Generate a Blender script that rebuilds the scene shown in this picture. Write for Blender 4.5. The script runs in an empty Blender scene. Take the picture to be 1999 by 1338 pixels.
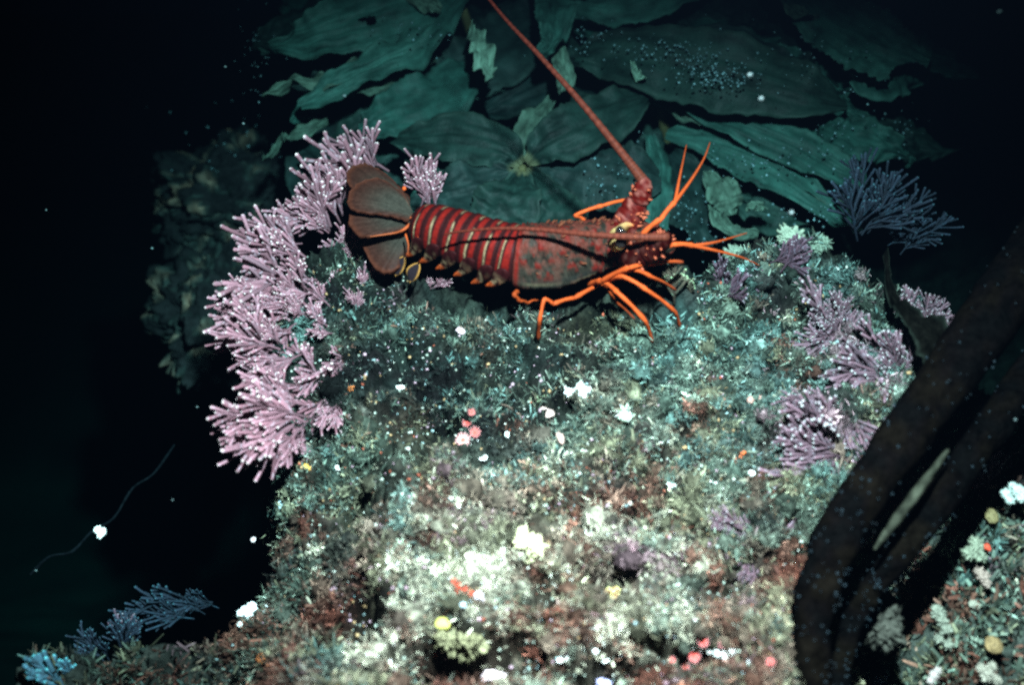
import bpy, math, random
import numpy as np
from mathutils import Vector, Matrix

random.seed(7)
rng = np.random.default_rng(7)
scene = bpy.context.scene
COL = scene.collection

# ------------------------------------------------------------------ camera
W0, H0 = 1999.0, 1338.0
PITCH = math.radians(50.0)
HFOV = math.radians(42.0)
CAM = np.array([0.0, -0.80, 0.955])
FWD = np.array([0.0, math.cos(PITCH), -math.sin(PITCH)])
RIGHT = np.array([1.0, 0.0, 0.0])
UP = np.array([0.0, math.sin(PITCH), math.cos(PITCH)])
cam_d = bpy.data.cameras.new('camera'); cam = bpy.data.objects.new('camera', cam_d)
COL.objects.link(cam)
cam.location = CAM
cam.rotation_euler = (math.radians(90) - PITCH, 0, 0)
cam_d.sensor_width = 36; cam_d.angle = HFOV
cam_d.clip_start = 0.01; cam_d.clip_end = 60
cam_d.dof.use_dof = True; cam_d.dof.focus_distance = 1.36; cam_d.dof.aperture_fstop = 3.2
scene.camera = cam

# ------------------------------------------------------------------ dark water all round, one diver's strobe as the only light
world = bpy.data.worlds.new('World'); scene.world = world; world.use_nodes = True
bg = world.node_tree.nodes['Background']
bg.inputs[0].default_value = (0.01, 0.03, 0.10, 1); bg.inputs[1].default_value = 0.006
STROBE = np.array([0.10, -0.30, 1.06]); AIM = np.array([-0.01, -0.31, 0.0])
ld = bpy.data.lights.new('strobe', 'SPOT'); lo = bpy.data.objects.new('strobe', ld); COL.objects.link(lo)
ld.energy = 1080; ld.color = (1.0, 0.48, 0.51); ld.spot_size = math.radians(86); ld.spot_blend = 1.0
ld.shadow_soft_size = 0.025
lo.location = STROBE
lo.rotation_euler = Vector(AIM - STROBE).to_track_quat('-Z', 'Y').to_euler()

vs = scene.view_settings
vs.view_transform = 'Standard'; vs.look = 'None'; vs.exposure = 0.0; vs.gamma = 1.0; vs.use_curve_mapping = False
scene.cycles.max_bounces = 4; scene.cycles.diffuse_bounces = 2; scene.cycles.glossy_bounces = 2
scene.cycles.transmission_bounces = 2; scene.cycles.volume_bounces = 0; scene.cycles.transparent_max_bounces = 6
scene.cycles.use_denoising = False; scene.cycles.filter_width = 2.3
scene.cycles.sample_clamp_indirect = 2.0

# ------------------------------------------------------------------ pixel <-> place
TH = math.tan(HFOV / 2)
def ray(px, py):
    d = FWD + RIGHT * ((px - W0 / 2) / (W0 / 2) * TH) - UP * ((py - H0 / 2) / (W0 / 2) * TH)
    return d / np.linalg.norm(d)
def P(px, py, z=0.0):
    d = ray(px, py); t = (z - CAM[2]) / d[2]
    return CAM + d * t
def scale_at(p):                      # metres per photo pixel at a point
    return np.dot(np.asarray(p) - CAM, FWD) * TH * 2 / W0

# ------------------------------------------------------------------ noise
_perm = np.random.default_rng(3).permutation(256); _perm = np.concatenate([_perm, _perm, _perm])
_ga = np.random.default_rng(4).uniform(0, 2 * np.pi, 256); _gx, _gy = np.cos(_ga), np.sin(_ga)
def perlin(x, y):
    x = np.asarray(x, float); y = np.asarray(y, float)
    xi = np.floor(x).astype(int); yi = np.floor(y).astype(int); xf = x - xi; yf = y - yi
    u = xf * xf * xf * (xf * (xf * 6 - 15) + 10); v = yf * yf * yf * (yf * (yf * 6 - 15) + 10)
    def g(ix, iy, dx, dy):
        h = _perm[_perm[ix & 255] + (iy & 255)]; return _gx[h] * dx + _gy[h] * dy
    a = g(xi, yi, xf, yf); b = g(xi + 1, yi, xf - 1, yf); c = g(xi, yi + 1, xf, yf - 1); d = g(xi + 1, yi + 1, xf - 1, yf - 1)
    return ((a + u * (b - a)) + v * ((c + u * (d - c)) - (a + u * (b - a)))) * 1.5
def fbm(x, y, o=4, g=0.5):
    s = 0; a = 1; f = 1
    for i in range(o):
        s = s + a * perlin(x * f + 17.3 * i, y * f - 9.1 * i); a *= g; f *= 2.03
    return s
def fbm3(p, f, o=4, g=.5, s=0.0):
    return (fbm(p[:, 0] * f + s, p[:, 1] * f + .37 * p[:, 2] * f, o, g) + fbm(p[:, 1] * f - s, p[:, 2] * f + .41 * p[:, 0] * f, o, g) + fbm(p[:, 2] * f + 2 * s, p[:, 0] * f - .33 * p[:, 1] * f, o, g)) * .62
def sstep(a, b, x):
    t = np.clip((x - a) / (b - a), 0, 1); return t * t * (3 - 2 * t)

# ------------------------------------------------------------------ mesh helpers
ORIGIN = {}
def mk(name, V, F, mat, parent=None, col=None, smooth=True, loc=None):
    """one mesh object from vertices (n,3) in world space and faces: array (m,k) or list of such arrays"""
    V = np.asarray(V, np.float64)
    if parent is not None: o0 = ORIGIN[parent.name]
    elif loc is not None: o0 = np.asarray(loc, float)
    else: o0 = np.zeros(3)
    V = V - o0
    if not isinstance(F, list): F = [F]
    F = [np.asarray(f, np.int32) for f in F if len(f)]
    me = bpy.data.meshes.new(name)
    nl = sum(f.size for f in F); nf = sum(len(f) for f in F)
    me.vertices.add(len(V)); me.loops.add(nl); me.polygons.add(nf)
    me.vertices.foreach_set('co', V.astype(np.float32).ravel())
    me.loops.foreach_set('vertex_index', np.concatenate([f.ravel() for f in F]))
    st = []; s = 0
    for f in F:
        k = f.shape[1]; st.append(s + np.arange(len(f)) * k); s += f.size
    me.polygons.foreach_set('loop_start', np.concatenate(st).astype(np.int32))
    me.polygons.foreach_set('use_smooth', np.full(nf, smooth))
    if col is not None:
        a = me.attributes.new('Col', 'FLOAT_COLOR', 'POINT')
        c = np.ones((len(V), 4), np.float32); c[:, :3] = np.clip(col, 0, 1)
        a.data.foreach_set('color', c.ravel())
    me.update(calc_edges=True); me.validate()
    me.materials.append(mat)
    ob = bpy.data.objects.new(name, me); COL.objects.link(ob)
    if parent is not None:
        ob.parent = parent; ORIGIN[ob.name] = ORIGIN[parent.name]
    else:
        ob.location = o0; ORIGIN[ob.name] = o0
    return ob
def empty(name, loc):
    o = bpy.data.objects.new(name, None); o.location = loc; o.empty_display_size = 0.02
    COL.objects.link(o); ORIGIN[o.name] = np.asarray(loc, float); return o
def tag(o, label=None, cat=None, group=None, kind=None):
    if label: o['label'] = label
    if cat: o['category'] = cat
    if group: o['group'] = group
    if kind: o['kind'] = kind
    return o
class Bag:
    """collects pieces of ONE mesh"""
    def __init__(s): s.V = []; s.T = []; s.Q = []; s.C = []; s.n = 0
    def add(s, V, tris=None, quads=None, col=(1, 1, 1)):
        V = np.asarray(V, float); s.V.append(V)
        c = np.asarray(col, float); s.C.append(np.broadcast_to(c, (len(V), 3)) if c.ndim == 1 else c)
        if tris is not None and len(tris): s.T.append(np.asarray(tris) + s.n)
        if quads is not None and len(quads): s.Q.append(np.asarray(quads) + s.n)
        s.n += len(V)
    def arrays(s):
        F = []
        if s.T: F.append(np.concatenate(s.T))
        if s.Q: F.append(np.concatenate(s.Q))
        return np.concatenate(s.V), F, np.concatenate(s.C)
    def build(s, name, mat, parent=None, smooth=True, loc=None):
        V, F, C = s.arrays(); return mk(name, V, F, mat, parent, C, smooth, loc)
def nrm(v): v = np.asarray(v, float); return v / (np.linalg.norm(v) + 1e-12)
def grid_quads(n, m, closed=False):
    i = np.arange(n - 1)[:, None]; j = np.arange(m if closed else m - 1)[None, :]; j2 = (j + 1) % m
    return np.stack([i * m + j, i * m + j2, (i + 1) * m + j2, (i + 1) * m + j], -1).reshape(-1, 4)
def resample(pts, n):
    """smooth (Catmull-Rom) resample of a polyline (any columns)"""
    p = np.asarray(pts, float); k = len(p)
    q = np.vstack([2 * p[0] - p[1], p, 2 * p[-1] - p[-2]])
    t = np.linspace(0, k - 1 - 1e-9, n); i = t.astype(int); f = (t - i)[:, None]
    a, b, c, d = q[i], q[i + 1], q[i + 2], q[i + 3]
    return 0.5 * (2 * b + (c - a) * f + (2 * a - 5 * b + 4 * c - d) * f ** 2 + (3 * b - a - 3 * c + d) * f ** 3)
def tube(pts, rad, sides=6, cap=True):
    p = np.asarray(pts, float); r = np.broadcast_to(np.asarray(rad, float), (len(p),)).copy()
    if cap:                                                         # rounded ends
        t0 = nrm(p[0] - p[1]); t1 = nrm(p[-1] - p[-2])
        p = np.vstack([p[0] + t0 * r[0] * .9, p[0] + t0 * r[0] * .5, p, p[-1] + t1 * r[-1] * .5, p[-1] + t1 * r[-1] * .9])
        r = np.concatenate([[r[0] * .25, r[0] * .8], r, [r[-1] * .8, r[-1] * .25]])
    tg = np.gradient(p, axis=0); tg /= np.linalg.norm(tg, axis=1)[:, None] + 1e-12
    ref = np.array([0.31, 0.17, 0.93])
    if abs(np.dot(nrm(tg.mean(0)), nrm(ref))) > .9: ref = np.array([1., 0.1, 0])
    s = np.cross(tg, ref); s /= np.linalg.norm(s, axis=1)[:, None] + 1e-12; u = np.cross(s, tg)
    a = np.linspace(0, 2 * np.pi, sides, endpoint=False)
    V = p[:, None] + r[:, None, None] * (np.cos(a)[None, :, None] * s[:, None] + np.sin(a)[None, :, None] * u[:, None])
    n = len(p); Q = grid_quads(n, sides, True)
    V = V.reshape(-1, 3); V = np.vstack([V, p[:1], p[-1:]]); k = n * sides
    j = np.arange(sides); T = np.vstack([np.stack([np.full(sides, k), (j + 1) % sides, j], 1),
                                         np.stack([np.full(sides, k + 1), (n - 1) * sides + j, (n - 1) * sides + (j + 1) % sides], 1)])
    tt = np.concatenate([np.repeat(np.linspace(0, 1, n), sides), [0, 1]])
    return V, T, Q, tt
def ico(sub=1):
    t = (1 + 5 ** .5) / 2
    V = [(-1, t, 0), (1, t, 0), (-1, -t, 0), (1, -t, 0), (0, -1, t), (0, 1, t), (0, -1, -t), (0, 1, -t), (t, 0, -1), (t, 0, 1), (-t, 0, -1), (-t, 0, 1)]
    F = [(0, 11, 5), (0, 5, 1), (0, 1, 7), (0, 7, 10), (0, 10, 11), (1, 5, 9), (5, 11, 4), (11, 10, 2), (10, 7, 6), (7, 1, 8), (3, 9, 4), (3, 4, 2), (3, 2, 6), (3, 6, 8), (3, 8, 9), (4, 9, 5), (2, 4, 11), (6, 2, 10), (8, 6, 7), (9, 8, 1)]
    V = [nrm(v) for v in V]
    for _ in range(sub):
        c = {}; G = []
        def mid(a, b):
            k = (min(a, b), max(a, b))
            if k not in c: V.append(nrm(V[a] + V[b])); c[k] = len(V) - 1
            return c[k]
        for a, b, d in F:
            x, y, z = mid(a, b), mid(b, d), mid(d, a); G += [(a, x, z), (b, y, x), (d, z, y), (x, y, z)]
        F = G
    return np.array(V), np.array(F)
ICO0, ICO1, ICO2, ICO3 = ico(0), ico(1), ico(2), ico(3)

# ------------------------------------------------------------------ materials
def material(name, rough=0.7, spec=0.3, bump=0.0, bscale=400, cvar=0.25, cscale=300, base=None, coat=0.0, sss=0.0):
    """colour from the mesh's own colour layer (or base), broken up by procedural noise, with fine relief"""
    m = bpy.data.materials.new(name); m.use_nodes = True; nt = m.node_tree; b = nt.nodes['Principled BSDF']
    b.inputs['Roughness'].default_value = rough; b.inputs['Specular IOR Level'].default_value = spec
    if coat: b.inputs['Coat Weight'].default_value = coat; b.inputs['Coat Roughness'].default_value = .25
    tc = nt.nodes.new('ShaderNodeTexCoord')
    if base is None:
        src = nt.nodes.new('ShaderNodeAttribute'); src.attribute_name = 'Col'; cs = src.outputs['Color']
    else:
        src = nt.nodes.new('ShaderNodeRGB'); src.outputs[0].default_value = (*base, 1); cs = src.outputs[0]
    n = nt.nodes.new('ShaderNodeTexNoise'); n.inputs['Scale'].default_value = cscale; n.inputs['Detail'].default_value = 4
    n.inputs['Roughness'].default_value = .7
    nt.links.new(tc.outputs['Object'], n.inputs['Vector'])
    mr = nt.nodes.new('ShaderNodeMapRange'); mr.inputs['From Min'].default_value = .3; mr.inputs['From Max'].default_value = .7
    mr.inputs['To Min'].default_value = 1 - cvar; mr.inputs['To Max'].default_value = 1 + cvar
    nt.links.new(n.outputs['Fac'], mr.inputs['Value'])
    mul = nt.nodes.new('ShaderNodeVectorMath'); mul.operation = 'SCALE'
    nt.links.new(cs, mul.inputs[0]); nt.links.new(mr.outputs['Result'], mul.inputs['Scale'])
    nt.links.new(mul.outputs[0], b.inputs['Base Color'])
    if bump:
        n2 = nt.nodes.new('ShaderNodeTexNoise'); n2.inputs['Scale'].default_value = bscale; n2.inputs['Detail'].default_value = 3
        nt.links.new(tc.outputs['Object'], n2.inputs['Vector'])
        bp = nt.nodes.new('ShaderNodeBump'); bp.inputs['Strength'].default_value = bump; bp.inputs['Distance'].default_value = .002
        nt.links.new(n2.outputs['Fac'], bp.inputs['Height']); nt.links.new(bp.outputs[0], b.inputs['Normal'])
    return m
M = {}
M['reef'] = material('reef_crust', .8, .05, .9, 500, .55, 260)
M['turf'] = material('turf_algae', .65, .05, 0, 1, .25, 500)
M['coral'] = material('coralline', .55, .12, .4, 1000, .2, 500)
M['kelp'] = material('kelp_blade', .55, .08, .35, 220, .3, 60)
M['stipe'] = material('kelp_stipe', .75, .0, .8, 160, .6, 120)
M['shell'] = material('lobster_shell', .5, .03, .2, 420, .3, 300)
M['limb'] = material('lobster_limb', .5, .04, .2, 500, .15, 350)
M['eye'] = material('eye_black', .08, .8, base=(.01, .008, .008))
M['soft'] = material('soft_animal', .5, .15, .4, 700, .3, 500)
M['lime'] = material('limy_shell', .6, .12, .7, 500, .3, 300)
M['rock'] = material('boulder_crust', .85, .03, 1.0, 160, .6, 60)

# ------------------------------------------------------------------ the reef: a mound that drops off on the left, behind and at the right
outline_px = [(655, 430), (560, 480), (470, 560), (450, 640), (480, 720), (470, 820), (520, 900), (610, 960), (655, 1060), (660, 1180), (650, 1400),
              (680, 1700), (1560, 1700), (1600, 1400), (1590, 1240), (1640, 1090), (1740, 960), (1850, 800), (1900, 690), (1850, 600), (1780, 550), (1720, 480), (1640, 440), (1500, 430),
              (1400, 455), (1330, 475), (1200, 470), (1050, 470), (930, 470), (850, 450), (760, 430)]
poly = np.array([P(x, y, 0)[:2] for x, y in outline_px])
def sdist(x, y):
    x = np.asarray(x, float); y = np.asarray(y, float); d = np.full(x.shape, 1e9); ins = np.zeros(x.shape, bool)
    for i in range(len(poly)):
        a = poly[i]; b = poly[(i + 1) % len(poly)]; e = b - a
        t = np.clip(((x - a[0]) * e[0] + (y - a[1]) * e[1]) / (e @ e), 0, 1)
        d = np.minimum(d, np.hypot(x - a[0] - t * e[0], y - a[1] - t * e[1]))
        c = ((a[1] > y) != (b[1] > y)) & (x < (b[0] - a[0]) * (y - a[1]) / (b[1] - a[1] + 1e-12) + a[0]); ins ^= c
    return np.where(ins, d, -d)
holes = [(880, 1295, 110, 44, .10), (1200, 1130, 85, 22, .05), (790, 690, 60, 28, .03), (830, 820, 75, 40, .035), (1280, 600, 90, 30, .035), (1060, 1170, 50, 40, .04),
         (930, 600, 70, 22, .03), (1330, 1290, 110, 30, .05), (1520, 560, 60, 25, .03), (1620, 750, 80, 25, .03), (690, 1180, 45, 80, .05), (700, 960, 90, 30, .04),
         (1110, 640, 80, 30, .035), (1180, 1330, 90, 30, .06), (1470, 1120, 70, 30, .035), (1010, 1300, 70, 40, .05), (600, 700, 60, 40, .03), (1330, 830, 40, 20, .025), (1480, 860, 30, 14, .02)]
hole_w = []
for hx, hy, rx, ry, dp in holes:
    c = P(hx, hy, 0); s = scale_at(c); hole_w.append((c[0], c[1], rx * s, ry * s / math.sin(PITCH), dp))
LOBX, LOBY = P(1080, 545, 0)[:2]
def low_level(x, y):
    right = sstep(.22, .42, x) * sstep(.12, -.05, y)
    left = sstep(-.18, -.36, x)
    front = sstep(-.13, -.25, y) * sstep(-.06, -.14, x) * sstep(-.56, -.44, x)
    z = -.26 - 1.5 * left * (1 - front) + .12 * front + .18 * right
    z = z - .35 * sstep(.38, .6, x) * sstep(.1, .3, y)
    return z
def hollow(x, y):
    h = np.zeros(np.shape(x))
    for cx, cy, rx, ry, dp in hole_w: h = np.maximum(h, np.exp(-(((x - cx) / rx) ** 2 + ((y - cy) / ry) ** 2) ** 1.5))
    return h
def height(x, y):
    x = np.asarray(x, float); y = np.asarray(y, float)
    d = sdist(x, y) + .030 * fbm(x * 11, y * 11, 3) + .02 * fbm(x * 5 + 9, y * 5, 2)
    lf = sstep(-.06, -.2, x) * sstep(.0, -.12, y)
    m = sstep(-.05 - .17 * lf, .035 + .09 * lf, d)
    top = .018 * fbm(x * 7 + 3, y * 7, 3) + .010 * fbm(x * 26, y * 26 + 5, 3) + .03 * sstep(-.15, -.36, y)
    top = top + .016 * np.abs(fbm(x * 15 + 31, y * 15 + 7, 2)) - .006
    for cx, cy, rx, ry, dp in hole_w:
        w = ((x - cx) / rx) ** 2 + ((y - cy) / ry) ** 2
        top = top - dp * np.exp(-w ** 1.5 * 1.2)
    top = top - (top + .006) * .85 * np.exp(-((x - LOBX) / .17) ** 4 - ((y - LOBY) / .075) ** 4)   # the lobster's bed
    low = low_level(x, y) + .05 * fbm(x * 6 + 8, y * 6 + 2, 4)
    z = low + (top - low) * m
    lump = np.abs(perlin(x * 48 + 2 * perlin(x * 20, y * 20), y * 48))
    crack = sstep(.16, .0, np.abs(fbm(x * 19 + 11, y * 19, 2)))
    z = z + .013 * (lump - .3) + .006 * fbm(x * 95, y * 95, 3, .6) - .018 * crack
    return z
_gc = {}
def ground(px, py):
    """where the line of sight through a photo pixel meets the reef"""
    d = ray(px, py); t = np.linspace(.5, 3.2, 1400); q = CAM + d * t[:, None]
    h = height(q[:, 0], q[:, 1]); hit = (q[:, 2] < h) & (q[:, 2] > -.35); k = np.argmax(hit)
    return q[k] if hit.any() else P(px, py, -.12)
# palette of the crust, by place, with lit pool and hollow shade mixed in
PAL = np.array([[.066, .092, .070], [.105, .100, .060], [.150, .085, .098], [.075, .024, .016], [.37, .345, .255], [.010, .013, .012], [.052, .100, .090], [.100, .068, .050]])
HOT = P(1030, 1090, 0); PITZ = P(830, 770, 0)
def reef_colour(x, y, jitter=0.0):
    n = len(x); w = np.zeros((n, len(PAL)))
    def f(s, o): return fbm(x * s + o, y * s - o, 3)
    near = sstep(.02, -.28, y); rgt = sstep(.18, .34, x) * sstep(-.22, -.02, y)
    w[:, 0] = .9 + .8 * f(13, 1) - .35 * near; w[:, 1] = .35 + .9 * f(17, 5) + .25 * near
    w[:, 2] = -.05 + 1.0 * f(15, 9) + .75 * rgt; w[:, 3] = -.2 + 1.3 * f(14, 14) + .95 * near
    w[:, 4] = -.55 + 1.3 * f(21, 20) + 1.05 * near * sstep(.3, .05, abs(x)); w[:, 5] = .35 + 1.3 * f(12, 27) - .3 * near + .5 * sstep(-.1, -.2, x)
    w[:, 6] = .7 + .9 * f(16, 33) - .6 * near; w[:, 7] = .1 + .9 * f(19, 41) + .3 * near
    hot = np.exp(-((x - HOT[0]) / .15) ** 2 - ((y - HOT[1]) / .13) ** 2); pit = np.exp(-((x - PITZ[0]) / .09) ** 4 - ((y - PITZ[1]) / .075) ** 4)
    w[:, 4] += .55 * hot; w[:, 7] += .55 * hot; w[:, 2] += .35 * hot; w[:, 1] += .25 * hot; w[:, 5] += .9 * pit - .8 * hot; w[:, 3] += .35 * pit; w[:, 4] -= 1.0 * pit; w[:, 6] += .35 * rgt  # hot pales the mix as the strobe's pool, pit darkens it as shade
    w = w * 3.0 + rng.normal(0, jitter, w.shape) if jitter else w * 3.0
    e = np.exp((w - w.max(1, keepdims=True)) * 1.0); e /= e.sum(1, keepdims=True)
    if jitter:
        return .55 * PAL[np.argmax(w, 1)] + .45 * (e @ PAL)
    return e @ PAL
def axis(fine, a, b, far):
    k = int((b - a) / fine); mid = np.linspace(a, b, k); g = np.geomspace(fine * 2, far, 26)
    return np.concatenate([(a - np.cumsum(np.diff(np.concatenate([[0], g]))))[::-1], mid, b + np.cumsum(np.diff(np.concatenate([[0], g])))])
gx = axis(.0021, -.66, .70, 2.3); gy = axis(.0021, -.40, .62, 2.3)
X, Y = np.meshgrid(gx, gy, indexing='ij'); Z = height(X.ravel(), Y.ravel())
mound = sstep(-.06, .03, sdist(X.ravel(), Y.ravel()))
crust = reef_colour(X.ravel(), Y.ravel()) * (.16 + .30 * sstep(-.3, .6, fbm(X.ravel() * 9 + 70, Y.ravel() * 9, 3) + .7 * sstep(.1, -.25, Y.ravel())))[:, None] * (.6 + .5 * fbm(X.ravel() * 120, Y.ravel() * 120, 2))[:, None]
lowcol = np.array([.010, .011, .009]) * (1 + 3.0 * sstep(.2, .35, X.ravel()) * sstep(.1, -.1, Y.ravel()))[:, None] * (1 + .8 * fbm(X.ravel() * 30, Y.ravel() * 30, 3))[:, None]  # low ground coloured nearly black to stand for unlit depth
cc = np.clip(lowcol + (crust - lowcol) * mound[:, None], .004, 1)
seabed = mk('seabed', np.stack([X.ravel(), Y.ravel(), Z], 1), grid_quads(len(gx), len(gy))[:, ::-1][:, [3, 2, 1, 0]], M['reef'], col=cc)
tag(seabed, 'rocky reef mound crusted with algae, dropping away into black water', kind='structure')

# ------------------------------------------------------------------ turf on the reef (nobody could count it)
def scatter(n, region):
    """random places on the reef, seen evenly by the camera"""
    px = rng.uniform(region[0], region[2], n); py = rng.uniform(region[1], region[3], n)
    d = FWD + RIGHT * ((px - W0 / 2) / (W0 / 2) * TH)[:, None] - UP * ((py - H0 / 2) / (W0 / 2) * TH)[:, None]
    t = -CAM[2] / d[:, 2]; q = CAM + d * t[:, None]
    for _ in range(2):
        h = np.clip(height(q[:, 0], q[:, 1]), -.1, .1); t = (h - CAM[2]) / d[:, 2]; q = CAM + d * t[:, None]
    return q[:, 0], q[:, 1]
def frame(n):
    """random orientation roughly upwards"""
    a = rng.uniform(0, 2 * np.pi, n); tilt = rng.uniform(.15, 1.35, n)
    up = np.stack([np.sin(tilt) * np.cos(a), np.sin(tilt) * np.sin(a), np.cos(tilt)], 1)
    s = np.cross(up, rng.normal(size=(n, 3))); s /= np.linalg.norm(s, axis=1)[:, None]
    return up, s, np.cross(s, up)
def turf_strips(name, label, n, lmin, lmax, width, region, keep, bright=1.0, tuft=7, flat=False):
    k = n // tuft
    tx, ty = scatter(k, region); ok = keep(tx, ty); tx, ty = tx[ok], ty[ok]; k = len(tx)
    dens = fbm(tx * 22 + 50, ty * 22, 3) + rng.normal(0, .35, k) - .9 * hollow(tx, ty); ok = dens > -.12; tx, ty = tx[ok], ty[ok]; k = len(tx)
    tcol = reef_colour(tx, ty, 1.1) * rng.lognormal(-.1, .55, (k, 1))
    x = np.repeat(tx, tuft) + rng.normal(0, .0032, k * tuft); y = np.repeat(ty, tuft) + rng.normal(0, .0032, k * tuft)
    col = np.repeat(tcol, tuft, 0) * rng.uniform(.75, 1.3, (k * tuft, 1)) * bright
    n = k * tuft; z = height(x, y) - .001
    up, s, nn = frame(n); L = rng.uniform(lmin, lmax, n) * np.repeat(rng.uniform(.6, 1.5, k), tuft); w = width * rng.uniform(.6, 1.4, n)
    b = np.stack([x, y, z], 1); bend = rng.normal(0, .45, n)
    V = np.zeros((n, 6, 3)); ww = [.8, 1.0, .55]
    for i, f in enumerate((0, .5, 1.0)):
        c = b + up * (L * f)[:, None] + nn * (L * bend * f * f)[:, None]
        V[:, 2 * i] = c - s * (w * ww[i])[:, None]; V[:, 2 * i + 1] = c + s * (w * ww[i])[:, None]
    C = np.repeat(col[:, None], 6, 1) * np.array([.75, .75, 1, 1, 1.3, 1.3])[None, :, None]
    o = np.arange(n)[:, None] * 6
    Q = np.concatenate([o + np.array([0, 1, 3, 2]), o + np.array([2, 3, 5, 4])])
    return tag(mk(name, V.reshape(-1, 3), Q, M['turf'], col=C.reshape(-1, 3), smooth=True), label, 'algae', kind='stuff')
def on_mound(x, y): return (sdist(x, y) > -.03 - .13 * sstep(-.06, -.2, x) * sstep(.0, -.12, y)) & ~((abs(x - LOBX) < .14) & (abs(y - LOBY + .002) < .036))
BODYZONE = P(1060, 500, .0)
turf_strips('turf_algae', 'short tangled grey green turf algae covering the reef mound', 150000, .003, .008, .00045, (400, 420, 1950, 1400), on_mound)
turf_strips('leafy_turf', 'small broad leafy scraps of algae all over the reef mound', 12000, .002, .006, .0010, (400, 420, 1950, 1400), on_mound, tuft=4)
def cushions(name, label, n, fil):
    x, y = scatter(n, (400, 430, 1950, 1420)); ok = sdist(x, y) > -.015 - .10 * sstep(-.06, -.2, x) * sstep(.0, -.12, y); x, y = x[ok], y[ok]
    dens = fbm(x * 9 + 70, y * 9, 3) + .75 * sstep(.10, -.25, y) + .6 * sstep(.02, .16, x) * sstep(.2, .0, y) + rng.normal(0, .32, len(x)) - 1.6 * hollow(x, y) - .55 * np.exp(-((x - PITZ[0]) / .10) ** 4 - ((y - PITZ[1]) / .085) ** 4)
    ok = (dens > .26) & ~((abs(x - LOBX) < .15) & (abs(y - LOBY + .005) < .045)); x, y = x[ok], y[ok]; n = len(x)
    R = rng.lognormal(math.log(.0062), .5, n).clip(.002, .018); z = height(x, y)
    col = reef_colour(x, y, .7) * rng.lognormal(.0, .5, (n, 1))
    V0, F0 = ICO1; nv = len(V0); ctr = np.stack([x, y, z - R * .25], 1)                              # the solid heart of each cushion
    VL = ctr[:, None] + V0[None] * (1 + rng.normal(0, .16, (n, nv, 1))) * R[:, None, None] * rng.uniform(.6, 1.15, (n, 1, 3)) * .66
    CL = np.repeat(col[:, None], nv, 1) * rng.lognormal(-.75, .5, (n, nv, 1))
    mk(name, VL.reshape(-1, 3), (np.arange(n)[:, None, None] * nv + F0[None]).reshape(-1, 3), M['reef'], col=CL.reshape(-1, 3)).name = 'crust_nodules'
    tag(bpy.data.objects['crust_nodules'], 'low knobs of crust and sponge under the turf of the reef mound', 'crust', kind='stuff')
    k = fil; N = n * k
    d = rng.normal(size=(N, 3)); d[:, 2] = abs(d[:, 2]) + .1; d /= np.linalg.norm(d, axis=1)[:, None]
    c = np.repeat(np.stack([x, y, z - R * .15], 1), k, 0); Rk = np.repeat(R, k) * rng.uniform(.7, 1.15, N)
    c = c + rng.normal(0, .35, (N, 3)) * Rk[:, None] * np.array([1, 1, .2])
    up = d * .6 + rng.normal(0, .75, (N, 3)); up /= np.linalg.norm(up, axis=1)[:, None]
    sv = np.cross(up, rng.normal(size=(N, 3))); sv /= np.linalg.norm(sv, axis=1)[:, None]
    base = c + d * (Rk * .62)[:, None] * np.array([1, 1, .8]); L = .0012 + Rk * rng.uniform(.15, .5, N); w = .00034 * rng.lognormal(0, .4, N)
    V = np.zeros((N, 5, 3)); bend = np.cross(sv, up) * (L * rng.normal(0, .6, N))[:, None]
    V[:, 0] = base - sv * w[:, None]; V[:, 1] = base + sv * w[:, None]; m = base + up * (L * .6)[:, None] + bend * .4
    V[:, 2] = m - sv * w[:, None]; V[:, 3] = m + sv * w[:, None]; V[:, 4] = base + up * L[:, None] + bend
    spark = np.where(rng.random(N) < .05, 2.6, 1.0)
    C = np.repeat((np.repeat(col, k, 0) * (rng.lognormal(-.05, .45, N) * spark)[:, None])[:, None], 5, 1)
    o = np.arange(N)[:, None] * 5
    return tag(mk(name, V.reshape(-1, 3), [o + np.array([2, 3, 4]), o + np.array([0, 1, 3, 2])], M['turf'], col=C.reshape(-1, 3)), label, 'algae', kind='stuff')
cushions('algae_cushions', 'soft rounded cushions of bushy algae heaped all over the reef mound', 7200, 76)
def low_right(x, y): return (sdist(x, y) < .0) & (x > .2)
turf_strips('dim_turf', 'sparse dim turf algae on the low ground beyond the stalks', 26000, .005, .013, .0016, (1560, 820, 2050, 1400), low_right, tuft=6)
def low_left(x, y): return (sdist(x, y) < .02) & (x < -.12)
turf_strips('dim_tufts', 'dim tufts of algae low in the bottom left corner', 22000, .004, .012, .0010, (40, 1080, 660, 1400), low_left, tuft=7, bright=.38)  # tuft colour scaled down to stand for weak light here
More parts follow.
